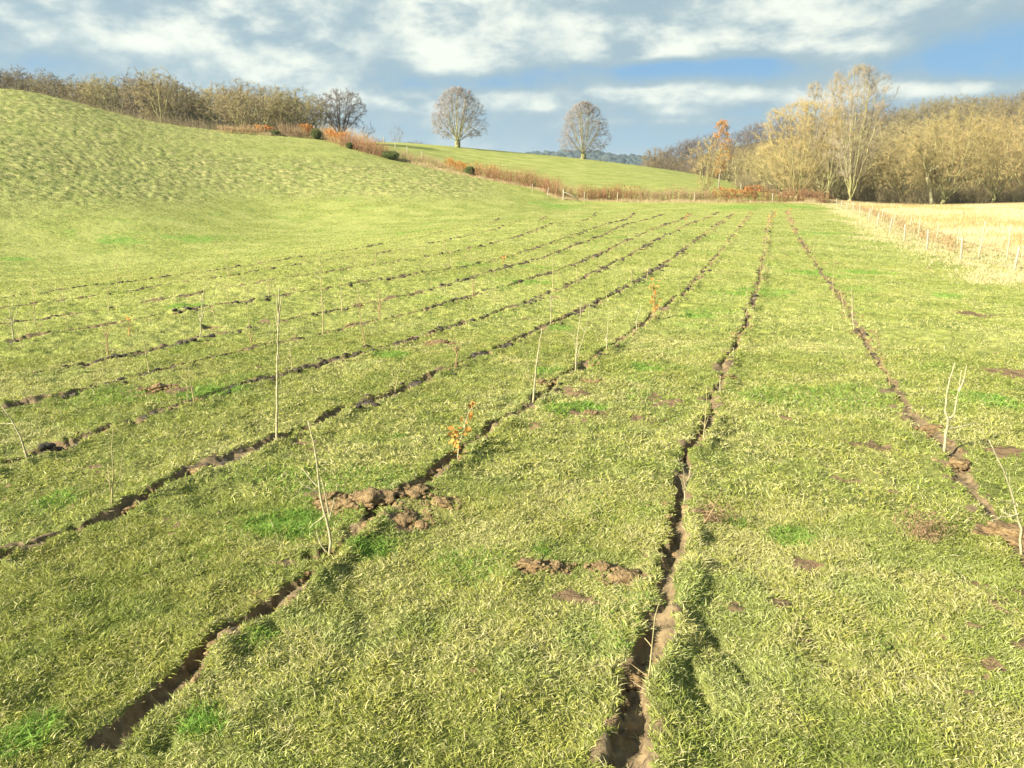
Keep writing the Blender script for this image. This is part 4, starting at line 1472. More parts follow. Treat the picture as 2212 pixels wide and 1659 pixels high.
hedge([(1020, 380), (1080, 393)], 'rust-brown hedge right of the small evergreen in the valley', 'hedge_red', 1.7, 1.4, 50, 60)
hedge([(1080, 393), (1130, 403), (1175, 413), (1205, 427)], 'tall feathery red-brown hedge sloping down to the corner post', 'hedge_red', 2.0, 1.8, 55)
hedge([(1205, 430), (1250, 433)], 'bushy pale red hedge right at the braced corner post', 'hedge_tan', 1.7, 1.5, 55, back=1.6)
hedge([(1250, 433), (1335, 435), (1385, 436)], 'clipped reddish thicket hedge behind the small posts', 'hedge_red', 1.65, 1.5, 75, 60, (.36, .18, .09))
hedge([(1385, 436), (1470, 437), (1550, 437)], 'brown bare hedge between the reddish thicket and the orange beech hedge', 'hedge_brown', 1.5, 1.4, 65, 30, (.34, .2, .1))
hedge([(1552, 438), (1600, 438), (1652, 438)], 'level orange-leaved beech hedge under the right-hand trees', 'hedge_red', 1.45, 1.4, 40, 420, (.48, .19, .07))
hedge([(1655, 438), (1740, 438), (1790, 440)], 'loose reddish-brown scrub at the right end of the hedge', 'hedge_red', 1.6, 1.8, 45)
# scrub growing between the two fences
hedge([(1850, 449), (1890, 462), (1930, 478), (1975, 500), (2040, 528), (2110, 556)], 'thin dead brown scrub between the two wire fences', 'hedge_tan', .5, 1.2, 6, back=.8, straight=.4)


def evergreen(x, y, rad, hgt, label):
    rad *= .68
    hgt *= .8
    g_ = G(x, y)
    root = empty('evergreen_bush', (g_.x, g_.y + 1, gz(g_.x, g_.y + 1)))
    tag(root, label, 'bush')
    n_ = 2600
    d_ = R.normal(0, 1, (n_, 3))
    d_ /= np.linalg.norm(d_, axis=1)[:, None]
    lob = 1 + .35 * (fbm(d_[:, 0] * 2.5 + 5, d_[:, 1] * 2.5 + d_[:, 2] * 2, 601, 2) - .5) * 2
    c_ = d_ * (R.uniform(.45, 1, n_) ** .5 * lob)[:, None] * np.array([rad, rad, hgt / 2])
    c_[:, 2] += hgt / 2
    c_[:, 2] = np.abs(c_[:, 2])
    a = R.normal(0, 1, (n_, 3)); a /= np.linalg.norm(a, axis=1)[:, None]
    b = np.cross(a, R.normal(0, 1, (n_, 3))); b /= np.linalg.norm(b, axis=1)[:, None]
    sz = R.uniform(.05, .10, n_)[:, None]
    V_, Fq = quads(c_, a * sz, b * sz)
    mk('foliage', V_, [Fq], M['leafc'], root, col=np.repeat(np.array([.12, .16, .055]) * R.uniform(.5, 1.5, (n_, 1)), 4, 0))
    p0 = np.zeros((40, 3)); p1 = c_[:40] * .8
    V_, q4 = tubes(p0, p1, np.full(40, .03), np.full(40, .01), 4)
    mk('stems', V_, [q4], M['trunk_dark'], root)


evergreen(590, 293, 1.2, 1.0, 'low dark green bush in the hedge on the hill crest')
evergreen(680, 301, 1.2, 1.9, 'round green bush between the orange hedge pieces on the hill')
evergreen(842, 345, 1.9, 1.5, 'broad dark green shrub where the red hedge meets the thin hedge')
evergreen(1015, 380, 1.0, 1.5, 'small evergreen in the hedge in the valley dip')
evergreen(752, 322, .7, 1.1, 'tiny grey-green bush at the right end of the orange hedge piece')


# tall dead grass at the foot of the hedge
def footgrass():
    ac = Acc()
    pts, d = along(hedge_line_px[2:], .5)
    A_ = np.array(pts)
    N = 60000
    s = R.uniform(0, d[-1], N)
    q = np.stack([np.interp(s, d, A_[:, i]) for i in range(3)], 1)
    q[:, 0] += R.normal(0, .3, N)
    q[:, 1] += R.normal(.1, .45, N)
    q[:, 2] = sample(GZ, q[:, 0], q[:, 1])
    h = R.uniform(.2, 1.0, N) ** 1.4 * (.2 + .8 * vn(s * .8, s * 0, 6)) * .75
    top = q + np.stack([R.normal(0, .25, N) * h, R.normal(0, .25, N) * h, h], 1)
    an = R.uniform(0, 3.14, N)
    side = np.stack([np.cos(an), np.sin(an), 0 * an], 1) * .014
    V_ = np.stack([q - side, q + side, top], 1).reshape(-1, 3)
    col = np.repeat(np.array([.66, .54, .32]) * R.uniform(.6, 1.1, (N, 1)), 3, 0)
    tag(mk('dry_grass', V_, [np.arange(3 * N).reshape(-1, 3)], M['straw'], col=col), 'tall bleached grass fringe at the foot of the hedge', 'grass', kind='stuff')


footgrass()


# ------------------------------------------------------------------ bare trees
def grow(targets, start, bf=.45, seg=.5, rg=None, up=.25, kink=.05, limbs=None):
    """joins the targets to a growing skeleton, each to the node that keeps its path from the foot short"""
    cap = 60000
    Pn = np.zeros((cap, 3)); par = np.full(cap, -1); pl = np.zeros(cap); dr = np.zeros((cap, 3))
    n_ = len(start)
    for i, p in enumerate(start):
        Pn[i] = p
        if i:
            par[i] = i - 1
            pl[i] = pl[i - 1] + np.linalg.norm(Pn[i] - Pn[i - 1])
            dr[i] = (Pn[i] - Pn[i - 1]) / max(np.linalg.norm(Pn[i] - Pn[i - 1]), 1e-6)
    dr[0] = (0, 0, 1)
    first = max(1, len(start) // 2)
    if limbs is not None:
        for li, e_ in enumerate(limbs):
            k = n0 = int(rg.integers(first, len(start)))
            A0, L_ = Pn[k], np.linalg.norm(e_ - Pn[k])
            hv = np.array([e_[0] - A0[0], e_[1] - A0[1], 0])
            ctrl = A0 + hv * .5 + np.array([0, 0, (e_[2] - A0[2]) * .32])
            m_ = max(3, int(L_ / seg))
            prev = k
            for j in range(1, m_ + 1):
                u = j / m_
                p = (1 - u) ** 2 * A0 + 2 * u * (1 - u) * ctrl + u * u * e_ + rg.normal(0, kink * seg * .7, 3)
                Pn[n_] = p
                par[n_] = prev
                st_ = p - Pn[prev]
                sl_ = np.linalg.norm(st_)
                pl[n_] = pl[prev] + sl_ * .35
                dr[n_] = st_ / max(sl_, 1e-6)
                prev = n_
                n_ += 1
    order = np.argsort(np.linalg.norm(targets - start[0], axis=1))
    for ti in order:
        t_ = targets[ti]
        dv = t_ - Pn[first:n_]
        dd = np.linalg.norm(dv, axis=1)
        cosang = (dv * dr[first:n_]).sum(1) / np.maximum(dd, 1e-6)
        cost = dd * (1 + .9 * np.clip(.45 - cosang, 0, 2)) + bf * pl[first:n_]
        k = int(np.argmin(cost)) + first
        L_ = dd[k - first]
        if L_ < .15:
            continue
        m_ = max(2, int(math.ceil(L_ / seg)))
        ctrl = Pn[k] + dr[k] * L_ * .45 + np.array([0, 0, up * L_ * .2])
        prev = k
        for j in range(1, m_ + 1):
            u = j / m_
            p = (1 - u) ** 2 * Pn[k] + 2 * u * (1 - u) * ctrl + u * u * t_
            if j < m_:
                p = p + rg.normal(0, kink * seg, 3)
            if n_ >= cap:
                break
            Pn[n_] = p
            par[n_] = prev
            st_ = p - Pn[prev]
            sl_ = np.linalg.norm(st_)
            pl[n_] = pl[prev] + sl_
            dr[n_] = st_ / max(sl_, 1e-6)
            prev = n_
            n_ += 1
    Pn, par, dr = Pn[:n_], par[:n_], dr[:n_]
    return Pn, par, dr


def tree_mesh(env, nt, start, base_r, tip_r=.012, ntw=1500, twl=.6, twr=.010, seed=0, bf=.45, seg=.6, up=.25, twup=.35, expn=2.3, kink=.06, sides=5, leaves=None, limbs=None):
    rg = np.random.default_rng(seed)
    T = env(rg, nt)
    LE = None
    if limbs:
        nl_, Rl, z0, z1 = limbs          # how many, spread, height of the outer and of the inner limb ends
        fr = np.sqrt((np.arange(nl_) + .5) / nl_)
        an = np.arange(nl_) * 2.39996 + rg.uniform(0, 6)
        LE = np.stack([np.cos(an) * fr * Rl, np.sin(an) * fr * Rl, z1 + (z0 - z1) * fr ** 1.5 + rg.normal(0, .3, nl_)], 1)
    Pn, par, dr = grow(T, [np.array(p, float) for p in start], bf, seg, rg, up, kink, LE)
    n_ = len(Pn)
    a = np.zeros(n_)
    isp = np.zeros(n_, bool)
    isp[par[1:]] = True
    a[~isp] = 1
    for i in range(n_ - 1, 0, -1):
        a[par[i]] += a[i]
    rad = tip_r * a ** (1 / expn)
    rad *= 1 + (base_r / rad[0] - 1) * (np.clip((rad - tip_r) / max(rad[0] - tip_r, 1e-6), 0, 1))
    i_ = np.arange(1, n_)
    p0, p1 = Pn[par[i_]], Pn[i_]
    r1 = rad[i_]
    r0 = np.where(rad[par[i_]] > 1.6 * r1, r1 * 1.25, rad[par[i_]])
    big = r1 > 2.3 * tip_r
    tr = Acc()
    V_, q = tubes(p0[big], p1[big] + (p1[big] - p0[big]) * .04, r0[big], r1[big], sides)
    tr.add(V_, q)
    V_, q = tubes(p0[~big], p1[~big], r0[~big], r1[~big], 3)
    cr = Acc()
    cr.add(V_, q)
    thin = np.nonzero(rad < 3.4 * tip_r)[0]
    k = thin[rg.integers(0, len(thin), ntw)]
    s = Pn[k]
    cen = Pn.mean(0)
    outw = s - cen
    outw /= np.linalg.norm(outw, axis=1)[:, None]
    d_ = dr[k] * .7 + outw * .35 + rg.normal(0, .55, (ntw, 3)) + np.array([0, 0, twup])
    d_ /= np.linalg.norm(d_, axis=1)[:, None]
    ll = twl * rg.uniform(.35, 1.2, ntw)[:, None]
    e = s + d_ * ll
    V_, f = spikes(s, e, np.full(ntw, twr))
    cr.add(V_, f)
    s2 = s + d_ * ll * .5
    d2 = d_ + rg.normal(0, .6, (ntw, 3))
    d2 /= np.linalg.norm(d2, axis=1)[:, None]
    V_, f = spikes(s2, s2 + d2 * ll * .55, np.full(ntw, twr * .8))
    cr.add(V_, f)
    lv = None
    if leaves:
        nl, sz, colr_ = leaves
        kk = rg.integers(0, ntw, nl)
        c_ = e[kk] * .6 + s[kk] * .4 + rg.normal(0, .14, (nl, 3))
        a_ = rg.normal(0, 1, (nl, 3)); a_ /= np.linalg.norm(a_, axis=1)[:, None]
        b_ = np.cross(a_, rg.normal(0, 1, (nl, 3))); b_ /= np.linalg.norm(b_, axis=1)[:, None]
        z_ = sz * rg.uniform(.6, 1.2, (nl, 1))
        V_, Fq = quads(c_, a_ * z_, b_ * z_)
        lv = (V_, Fq, np.repeat(np.array(colr_) * rg.uniform(.6, 1.35, (nl, 1)), 4, 0))
    return tr, cr, lv


def tree(name, label, cat, loc, tm, mt, mc, group=None, rz=0, s=1.0):
    tr, cr, lv = tm
    root = empty(name, loc)
    root.rotation_euler = (0, 0, rz)
    root.scale = (s, s, s)
    tag(root, label, cat, group)
    if tr.n:
        tr.build('trunk', M[mt], root, smooth=True)
    cr.build('crown', M[mc], root)
    if lv:
        mk('leaves', lv[0], [lv[1]], M['leafc'], root, col=lv[2])
    return root


def place(root, x, D, rz=None, s=None, label=None, group=None):
    """stand a copied tree on the ground in the direction of pixel column x, D metres forward"""
    a, b, _ = ray(x, 400)
    X = float(a / b * D)
    root.location = (X, D, float(base_z(X, D)) - .1)
    if rz is not None:
        root.rotation_euler = (0, 0, rz)
    if s is not None:
        root.scale = (s * R.uniform(.92, 1.08), s * R.uniform(.92, 1.08), s)
    if label:
        root['label'] = label
    if group:
        root['group'] = group


def ell(cz, rx, rz, shell=.5, ry=None, flatb=None, pw=1.0):
    def f(rg, n_):
        d_ = rg.normal(0, 1, (n_, 3))
        d_ /= np.linalg.norm(d_, axis=1)[:, None]
        rr = rg.uniform(shell ** 3, 1, n_) ** (1 / 3)
        lob = 1 + .22 * (fbm(d_[:, 0] * 2.2 + 3, d_[:, 1] * 2.2 + d_[:, 2] * 2.4, 700, 2) - .5) * 2
        p = d_ * (rr * lob)[:, None] * np.array([rx, ry or rx, rz])
        p[:, 2] += cz
        if flatb is not None:
            p[:, 2] = np.where(p[:, 2] < flatb, flatb + (flatb - p[:, 2]) * .5, p[:, 2])
        return p
    return f


def lime_env(H, Wd, zb):
    """rounded ovate crown, widest in its lower third"""
    def f(rg, n_):
        u = rg.uniform(0, 1, n_) ** .8
        z = zb + (H - zb) * u
        prof = np.interp(u, [0, .08, .2, .35, .5, .65, .8, .92, 1], [.62, .88, 1, .98, .9, .80, .66, .45, .12]) * Wd / 2
        prof = prof * (1 + .16 * (rg.uniform(0, 1, n_) - .5))
        an = rg.uniform(0, 2 * math.pi, n_)
        rr = rg.uniform(.12, 1, n_) ** .5
        prof = prof * (1 + .1 * np.sin(an * 3 + 1))
        return np.stack([np.cos(an) * rr * prof, np.sin(an) * rr * prof, z], 1)
    return f


def base_pt(x, D):
    a, b, _ = ray(x, 400)
    X = float(a / b * D)
    return (X, D, float(base_z(X, D)) - .1)


# the two lone limes on the ridge
tree('lime_tree', 'lone bare lime tree with many upright limbs, left one of two on the ridge', 'tree', base_pt(990, 178),
     tree_mesh(lime_env(12.2, 12.6, 2.0), 1100, [(0, 0, 0), (0, 0, .7), (0, 0, 1.3), (0, 0, 2.0)], .62, .013, 13000, .8, .012, 11, bf=.40, up=.5, twup=.15, seg=.7, limbs=(20, 4.9, 5.2, 11.2)),
     'trunk_green', 'twig_lime', 'pair of lone trees on the ridge')
tree('lime_tree', 'lone bare lime tree standing before the distant dark ridge, right one of two', 'tree', base_pt(1258, 187),
     tree_mesh(lime_env(12.3, 11.8, 1.6), 1100, [(0, 0, 0), (.1, 0, .6), (.1, 0, 1.2), (.1, 0, 1.8)], .60, .013, 13000, .8, .012, 12, bf=.40, up=.5, twup=.15, seg=.7, limbs=(17, 4.7, 4.8, 11.2)),
     'trunk_green', 'twig_lime', 'pair of lone trees on the ridge')
# dark round oak at the end of the left wood
tree('oak_tree', 'dark rounded bare oak on the skyline at the right end of the left wood', 'tree', base_pt(742, 152),
     tree_mesh(ell(5.6, 4.6, 4.0, .35), 620, [(0, 0, 0), (0, 0, .9), (.1, 0, 1.8)], .5, .014, 8500, .65, .012, 13, bf=.4, up=.2, kink=.14, limbs=(11, 3.4, 4.2, 8.0)),
     'trunk_dark', 'twig_dark')

# left wood: several kinds, each tree an object
wood_kinds = []
env_r = {21: 3.9, 22: 3.5, 23: 4.6, 24: 2.9, 25: 4.2}
wk = [('olive', ell(5.8, 4.4, 5.2, .2), 380, .24, 'trunk_green', 'twig_olive', 21), ('brown', ell(5.9, 4.0, 5.2, .2), 380, .22, 'trunk_grey', 'twig_brown', 22),
      ('wide', ell(4.8, 5.2, 4.4, .25), 420, .30, 'trunk_green', 'twig_olive', 23), ('tall', ell(6.4, 3.2, 5.4, .2), 300, .2, 'trunk_grey', 'twig_brown', 24),
      ('pale', ell(5.2, 4.8, 4.8, .3), 400, .28, 'trunk_green', 'twig_olive', 25)]
for nm, env, nt, br, mt, mc, sd in wk:
    tm = tree_mesh(env, nt, [(0, 0, 0), (0, 0, .6), (.1, .1, 1.3)], br, .016, 6500, .55, .014, sd, bf=.4, up=.3, kink=.11, twup=.0, limbs=(10, env_r[sd] * .85, 3.6, 9.0))
    wood_kinds.append((tm, mt, mc))
protos = []
# x, D, top pixel y, kind, label
WL = [(-45, 142, 132, 1, 'brown bare tree at the extreme left edge of the left wood'), (15, 140, 136, 1, 'brown bare tree, second from the left edge of the left wood'),
      (75, 148, 143, 3, 'slim pale-stemmed tree rising in the left end of the wood'), (130, 143, 150, 1, 'reddish-brown crown right of the slim pale-stemmed tree'),
      (185, 150, 163, 1, 'low brown crown in the dip of the left wood skyline'), (235, 146, 158, 0, 'twiggy crown before the gap in the left wood skyline'),
      (275, 150, 166, 2, 'low dark crown left of the tallest clump in the left wood'), (320, 144, 154, 3, 'tall pale leaning tree at the left of the tallest clump'),
      (362, 142, 147, 0, 'tallest rounded crown in the middle of the left wood'), (400, 148, 176, 1, 'grey-brown tree right of the tallest rounded crown'),
      (438, 150, 184, 3, 'thin tree in the notch right of the tallest clump'), (478, 148, 180, 0, 'olive tree left of the wide open-branched tree'),
      (523, 138, 174, 4, 'wide open-branched olive tree leaning over the hill crest'), (575, 146, 183, 2, 'olive spreading tree right of the wide open-branched tree'),
      (618, 144, 188, 0, 'bushy olive tree above the bare hedge'), (655, 146, 192, 2, 'rounded olive tree near the right end of the left wood'),
      (693, 150, 210, 0, 'last olive tree of the wood touching the dark oak')]
proto_obj = {}


def wood_tree(kind, x, D, ytop, label, group, name='bare_tree', zoff=0):
    tm, mt, mc = wood_kinds[kind]
    p = base_pt(x, D)
    want = P(x, ytop, D).z - p[2]
    hgt = np.percentile(np.concatenate(tm[1].V)[:, 2], 98.8)
    s = want / hgt
    if kind in proto_obj:
        o = copy_tree(proto_obj[kind])
    else:
        o = tree(name, label, 'tree', p, tm, mt, mc, group)
        proto_obj[kind] = o
    o.location = p
    o.rotation_euler = (0, 0, R.uniform(0, 6.28))
    w_ = max(s, .7) * 1.08
    o.scale = (w_ * R.uniform(.95, 1.15), w_ * R.uniform(.95, 1.15), s)
    o['label'] = label
    o['group'] = group
    return o


for x, D, yt, kd, lb in WL:
    wood_tree(kd, x, D, yt + 4, lb, 'bare trees of the left wood')
ylist = np.array([[q[0], q[2]] for q in WL])
for r_i, D in enumerate((158, 170, 184)):
    for x in np.arange(-60 + 15 * r_i, 690, 40):
        yt = np.interp(x, ylist[:, 0], ylist[:, 1]) + R.uniform(9, 22) + (7 if r_i == 0 else 2)
        wood_tree(int(R.choice([1, 3, 1, 3, 0])), x + R.uniform(-8, 8), D + R.uniform(-4, 4), yt, 'olive-brown bare tree packed behind %s' % ('the left end of the left wood' if x < 130 else 'the dip in the left wood skyline' if x < 270 else 'the tallest clump of the left wood' if x < 450 else 'the wide open-branched olive tree' if x < 590 else 'the right end of the left wood'), 'bare trees packed behind the left wood edge')

# undergrowth mass of the left wood
def scrubmass(name, label, pts_fn, N, hmin, hmax, thick, mat, cl=.5):
    q, hh = pts_fn(N, hmin, hmax)
    N = len(q)
    d_ = np.stack([R.normal(0, .35, N), R.normal(0, .35, N), np.ones(N)], 1)
    top = q + d_ * hh[:, None]
    V1, f1 = spikes(q, top, np.full(N, thick))
    ks = np.repeat(np.arange(N), 3)
    u = R.uniform(.15, .9, len(ks))[:, None]
    b0 = q[ks] * (1 - u) + top[ks] * u
    b1 = b0 + np.stack([R.normal(0, .35, len(ks)), R.normal(0, .35, len(ks)), R.uniform(.1, .7, len(ks))], 1)
    V2, f2 = spikes(b0, b1, np.full(len(ks), thick * .6))
    tag(mk(name, np.vstack([V1, V2]), [np.vstack([f1, f2 + len(V1)])], M[mat]), label, 'undergrowth', kind='stuff')


def left_under(N, hmin, hmax):
    x = R.uniform(-80, 720, N)
    D = R.uniform(136, 190, N)
    a, b, _ = ray(x, 400 + 0 * x)
    X = a / b * D
    Z = base_z(X, D)
    ok = (x < 470) | (D > 140)
    return np.stack([X, D, Z], 1)[ok], R.uniform(hmin, hmax, N)[ok]


scrubmass('undergrowth', 'tangled brown undergrowth beneath the trees of the left wood', left_under, 22000, .7, 2.6, .03, 'twig_brown')

def right_under(N, hmin, hmax):
    x = R.uniform(1590, 2300, N)
    D = R.uniform(128, 190, N)
    a, b, _ = ray(x, 400 + 0 * x)
    X = a / b * D
    ok = (D > 142) | (x > 1900)
    ok &= (D > 127 + 14 * vn(X * .2, D * .1, 9))
    return np.stack([X, D, base_z(X, D)], 1)[ok], R.uniform(hmin, hmax, N)[ok]


scrubmass('undergrowth', 'brown scrub under the trees of the right-hand thicket', right_under, 26000, .8, 3.2, .03, 'twig_brown')

# little trees on the skyline right of the oak
tree('skyline_tree', 'small dark bushy tree on the skyline just right of the oak', 'tree', base_pt(798, 190), tree_mesh(ell(2.5, 1.9, 2.2, .2), 90, [(0, 0, 0), (0, 0, .5)], .12, .014, 900, .4, .012, 31), 'trunk_dark', 'twig_dark', 'small trees on the skyline')
tree('skyline_tree', 'small pale-stemmed birch on the skyline left of the lone limes', 'tree', base_pt(861, 205), tree_mesh(ell(2.6, 1.8, 2.3, .2), 90, [(0, 0, 0), (0, 0, .5)], .12, .012, 700, .4, .011, 32), 'trunk_grey', 'twig_lime', 'small trees on the skyline')
for x, D in [(905, 205), (826, 200), (885, 207)]:
    tree('skyline_bush', {905: 'low brown bush on the skyline left of the left lime tree', 826: 'low brown bush on the skyline between the two small trees', 885: 'faint low bush on the skyline right of the small birch'}[x], 'bush', base_pt(x, D),
         tree_mesh(ell(.8, 1.6, .8, .1), 50, [(0, 0, 0), (0, 0, .2)], .06, .012, 500, .35, .011, 33 + x), 'trunk_grey', 'twig_brown', 'small bushes on the skyline')

# right-hand group -----------------------------------------------------------
def fan_env(H, Wt, Wb, zb, topround=.75):
    """vase shaped crown of upright stems"""
    def f(rg, n_):
        u = rg.uniform(0, 1, n_) ** .85
        z = zb + (H - zb) * u
        prof = np.interp(u, [0, .3, .6, topround, .9, 1], [Wb, Wb * .5 + Wt * .5, Wt * .92, Wt, Wt * .75, Wt * .15]) / 2
        an = rg.uniform(0, 2 * math.pi, n_)
        rr = rg.uniform(.02, 1, n_) ** .5
        prof = prof * (1 + .18 * np.sin(an * 4 + z * .6))
        return np.stack([np.cos(an) * rr * prof, np.sin(an) * rr * prof, z], 1)
    return f


tree('tall_tree', 'tallest bare tree of the right group, pale limbs fanning up to a wispy crown', 'tree', base_pt(1838, 118),
     tree_mesh(fan_env(18.6, 9.6, 2.6, 3.2, .72), 760, [(0, 0, 0), (.1, 0, .5), (.2, 0, 1.1)], .36, .013, 9000, 1.0, .010, 41, bf=.35, up=.6, twup=.7, seg=.9, kink=.08, limbs=(15, 3.5, 11.5, 17.0)), 'trunk_green', 'twig_poplar')
tree('tall_tree', 'slender pale tall tree with a pointed crown left of the tallest tree', 'tree', base_pt(1790, 128),
     tree_mesh(fan_env(19.0, 4.2, 2.0, 4.5, .5), 300, [(0, 0, 0), (0, 0, 2.5), (.1, 0, 5)], .24, .013, 4200, 1.0, .010, 42, bf=.35, up=.7, twup=1.0, seg=.9, kink=.06, limbs=(7, 1.6, 11, 18)), 'trunk_green', 'twig_poplar')
tree('tall_tree', 'wispy tall tree at the left of the right group, above the golden willow', 'tree', base_pt(1742, 132),
     tree_mesh(fan_env(17.5, 6.0, 2.6, 4.5, .6), 280, [(0, 0, 0), (0, 0, 2.0), (.1, 0, 4)], .2, .012, 3800, 1.1, .009, 43, bf=.35, up=.7, twup=1.0, seg=.9, kink=.06, limbs=(8, 2.2, 10, 16)), 'trunk_grey', 'twig_poplar')
tree('willow_tree', 'golden bushy willow fanning from one foot at the end of the hedge', 'tree', base_pt(1722, 98),
     tree_mesh(fan_env(11.3, 11.6, 3.0, 1.2, .55), 620, [(0, 0, 0), (0, 0, .3), (.1, 0, .7)], .30, .012, 11000, .75, .009, 44, bf=.35, up=.5, twup=.5, seg=.6, kink=.10, limbs=(18, 4.9, 5.0, 10.0)), 'trunk_green', 'twig_gold')
tree('willow_tree', 'golden rounded thicket left behind the bushy willow', 'tree', base_pt(1690, 128),
     tree_mesh(ell(5.0, 5.2, 4.4, .15), 420, [(0, 0, 0), (0, 0, .4), (.1, 0, .9)], .3, .016, 5000, .8, .013, 45, bf=.3, up=.7, twup=.4), 'trunk_green', 'twig_gold')
tree('young_tree', 'straggly fan-shaped young tree left of the orange-leaved tree', 'tree', base_pt(1525, 103),
     tree_mesh(fan_env(7.2, 5.4, 1.2, .9, .6), 190, [(0, 0, 0), (0, 0, .4), (.05, 0, .9)], .12, .011, 1800, .65, .009, 46, bf=.35, up=.4, twup=.6, limbs=(9, 2.3, 5.0, 6.6)), 'trunk_green', 'twig_gold')
tree('beech_tree', 'narrow young beech still covered in orange dead leaves', 'tree', base_pt(1553, 118),
     tree_mesh(fan_env(9.6, 3.2, 1.6, 2.2, .3), 130, [(0, 0, 0), (0, 0, 1.2), (.0, 0, 2.4)], .12, .011, 900, .5, .010, 47, bf=.3, up=.5, leaves=(2600, .085, (.50, .235, .075))), 'trunk_grey', 'twig_gold')
tree('young_tree', 'small thin bare tree right of the orange-leaved tree', 'tree', base_pt(1590, 108),
     tree_mesh(fan_env(5.8, 2.8, 1.0, .9, .5), 90, [(0, 0, 0), (0, 0, .6), (.05, 0, 1.2)], .10, .010, 700, .55, .009, 48, bf=.25, up=.8, twup=.6), 'trunk_green', 'twig_olive')
tree('alder_tree', 'big spreading tree with a pale forked trunk behind the straw field', 'tree', base_pt(2040, 128),
     tree_mesh(ell(8.2, 7.4, 6.6, .2), 760, [(0, 0, 0), (.3, 0, .6), (.6, 0, 1.2)], .36, .014, 12000, .8, .011, 49, bf=.4, up=.3, twup=.3, kink=.16, limbs=(15, 6.0, 7.0, 12.5)), 'trunk_green', 'twig_gold')
tree('old_stem', 'thick pale broken-topped trunk leaning left beside the spreading tree', 'tree', base_pt(2018, 127),
     tree_mesh(ell(6.8, 2.2, 1.8, .1), 16, [(0, 0, 0), (-.5, 0, 2.0), (-1.1, 0, 4.0), (-1.8, 0, 5.8)], .30, .03, 160, .9, .012, 50, bf=.3, up=.1, expn=1.7, kink=.12), 'bark_pale', 'twig_olive')
alder = tree_mesh(ell(7.4, 6.0, 6.2, .2), 520, [(0, 0, 0), (.1, 0, .5), (.2, 0, 1.0)], .28, .015, 7500, .85, .012, 51, bf=.4, up=.4, twup=.4, kink=.16, limbs=(12, 4.8, 6.5, 11.5))
a0_ = None
for x, D, s_, lb in [(2150, 131, 1.02, 'rounded golden-brown tree at the right edge behind the straw field'), (1950, 138, .82, 'brown twiggy tree between the tallest tree and the spreading tree'),
                     (2235, 140, 1.1, 'golden-brown tree cut by the right edge of the photo'), (1893, 146, .78, 'low brown tree right behind the tallest tree'),
                     (2100, 150, 1.14, 'tall golden tree behind the spreading tree'), (1640, 150, .62, 'low tan tree behind the small thin bare tree'), (2010, 156, 1.05, 'brown tree behind the pale leaning trunk')]:
    if a0_ is None:
        a0_ = tree('bare_tree', lb, 'tree', base_pt(x, D), alder, 'trunk_green', 'twig_gold', 'golden-brown trees behind the straw field', s=s_)
    else:
        o = copy_tree(a0_)
        place(o, x, D, R.uniform(0, 6.28), s_, lb, 'golden-brown trees behind the straw field')
for x, D in [(1775, 140), (1815, 146), (1860, 152), (1925, 160), (1985, 165), (2060, 168), (2130, 166), (2200, 160), (1740, 155), (1690, 165), (1610, 172), (1570, 180), (1655, 185), (1720, 190)]:
    kd = int(R.integers(0, 4))
    o = wood_tree(kd, x, D, R.uniform(300, 330) if x < 1800 else R.uniform(262, 290), 'olive-brown bare tree in the thicket %s' % ('behind the orange-leaved beech' if x < 1670 else 'behind the golden willow' if x < 1800 else 'behind the tallest tree' if x < 1950 else 'behind the big spreading tree'), 'bare trees of the right-hand thicket')


# ------------------------------------------------------------------ wooded hillside, one mass
low = []
for sd in range(4):
    tr, cr, _ = tree_mesh(ell(5.6, 4.2, 4.6, .1), 60, [(0, 0, 0), (0, 0, 1.2)], .2, .03, 420, 1.3, .034, 60 + sd, bf=.4, up=.4, sides=3, seg=1.2)
    A1 = Acc()
    for src in (tr, cr):
        Vc = np.concatenate(src.V)
        A1.add(Vc, *[np.concatenate(v) for v in src.F.values()])
    low.append(A1)


def mass(name, label, pts, smin, smax, mat):
    ac = Acc()
    for (X, Y) in pts:
        L_ = low[int(R.integers(0, 4))]
        a = R.uniform(0, 6.28)
        s = R.uniform(smin, smax)
        V_ = np.concatenate(L_.V)
        ca, sa = math.cos(a), math.sin(a)
        V_ = np.stack([V_[:, 0] * ca - V_[:, 1] * sa, V_[:, 0] * sa + V_[:, 1] * ca, V_[:, 2]], 1) * s
        V_ = V_ + np.array([X, Y, float(base_z(X, Y)) - .3])
        ac.add(V_, *[np.concatenate(v) for v in L_.F.values()])
    tag(ac.build(name, M[mat]), label, 'wood', kind='stuff')


def region(x0, x1, D0, D1, n_):
    x = R.uniform(x0, x1, n_)
    D = R.uniform(D0, D1, n_)
    a, b, _ = ray(x, 400 + 0 * x)
    return np.stack([a / b * D, D], 1)


mass('woodland', 'brown bare woodland covering the hillside on the right', np.vstack([region(1700, 2290, 178, 335, 330), region(1590, 1760, 215, 330, 80)]), .75, 1.1, 'twig_brown')
mass('woodland', 'olive-grey woodland running down the far spur to the valley', region(1400, 1720, 225, 340, 200), .6, 1.0, 'twig_brown')
mass('woodland', 'dark woodland along the crest of the right hillside', np.vstack([region(1480, 1800, 320, 380, 90), region(1395, 1500, 320, 380, 45), region(1800, 2300, 335, 400, 110)]), .65, 1.0, 'twig_dark')

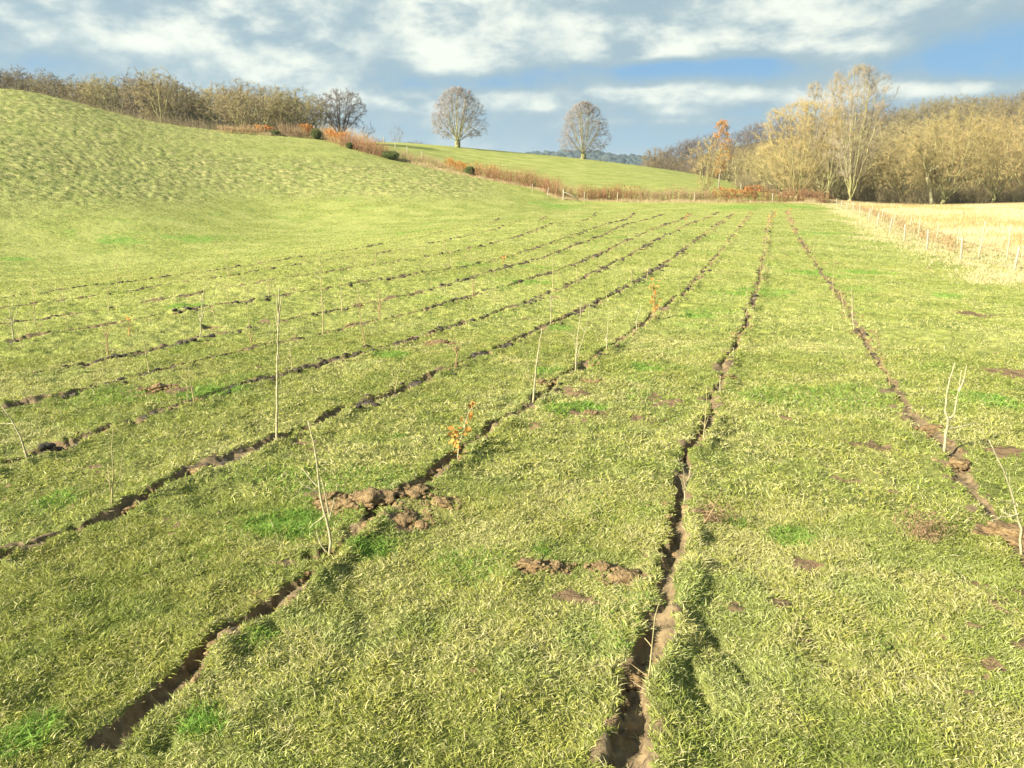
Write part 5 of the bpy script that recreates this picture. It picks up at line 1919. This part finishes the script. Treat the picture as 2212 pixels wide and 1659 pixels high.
# distant ridge: woods along its top, a farmstead
rp = []
for k in range(900):
    x = R.uniform(700, 1500)
    D = R.uniform(1750, 2350)
    a, b, _ = ray(x, 400)
    rp.append((float(a / b * D), D))
ac = Acc()
v0, f0 = ico(2)
for k, (X, Y) in enumerate(rp):
    s = R.uniform(7, 14)
    q, f = lump((X, Y, float(base_z(X, Y)) + s * .4), s, (v0, f0), k, 1.0, .4)
    ac.add(q, f)
tag(ac.build('distant_forest', M['farwood']), 'dark blue forest on the distant ridge across the valley', 'forest', kind='stuff')


# farmstead on the distant ridge
def farm(x, D, label):
    a, b, _ = ray(x, 400)
    X = float(a / b * D)
    z = float(base_z(X, D))
    root = empty('farmhouse', (X, D, z))
    tag(root, label, 'house')
    V_ = np.array([(-9, -5, -3), (9, -5, -3), (9, 5, -3), (-9, 5, -3), (-9, -5, 5), (9, -5, 5), (9, 5, 5), (-9, 5, 5)], float)
    mk('wall', V_, [np.array([(0, 1, 5, 4), (1, 2, 6, 5), (2, 3, 7, 6), (3, 0, 4, 7)])], M['wall_white'], root)
    V_ = np.array([(-9.6, -5.8, 4.9), (9.6, -5.8, 4.9), (9.6, 5.8, 4.9), (-9.6, 5.8, 4.9), (-9.6, 0, 9.5), (9.6, 0, 9.5)], float)
    mk('roof', V_, [np.array([(0, 1, 5, 4), (2, 3, 4, 5), (0, 3, 2, 1)]), np.array([(0, 4, 3), (1, 2, 5)])], M['roof_grey'], root)


farm(1335, 2420, 'tiny white farmhouse on the skyline of the distant ridge')

# ------------------------------------------------------------------ air
hz_ = np.array([(x, y, z) for x in (-3600, 3600) for y in (-300, 5200) for z in (-120, 190)], float)
m_, t = mat_new('haze')
o_ = t.new('ShaderNodeOutputMaterial')
v_ = t.new('ShaderNodeVolumePrincipled')
v_.inputs['Color'].default_value = (.62, .78, .98, 1)
v_.inputs['Density'].default_value = .00013
v_.inputs['Anisotropy'].default_value = .2
t.l.new(v_.outputs[0], o_.inputs['Volume'])
HAZE = True
if HAZE:
    tag(mk('haze', hz_, [np.array([(0, 1, 3, 2), (4, 6, 7, 5), (0, 4, 5, 1), (2, 3, 7, 6), (0, 2, 6, 4), (1, 5, 7, 3)])], m_), 'thin blue air over the valley', 'haze', kind='stuff')
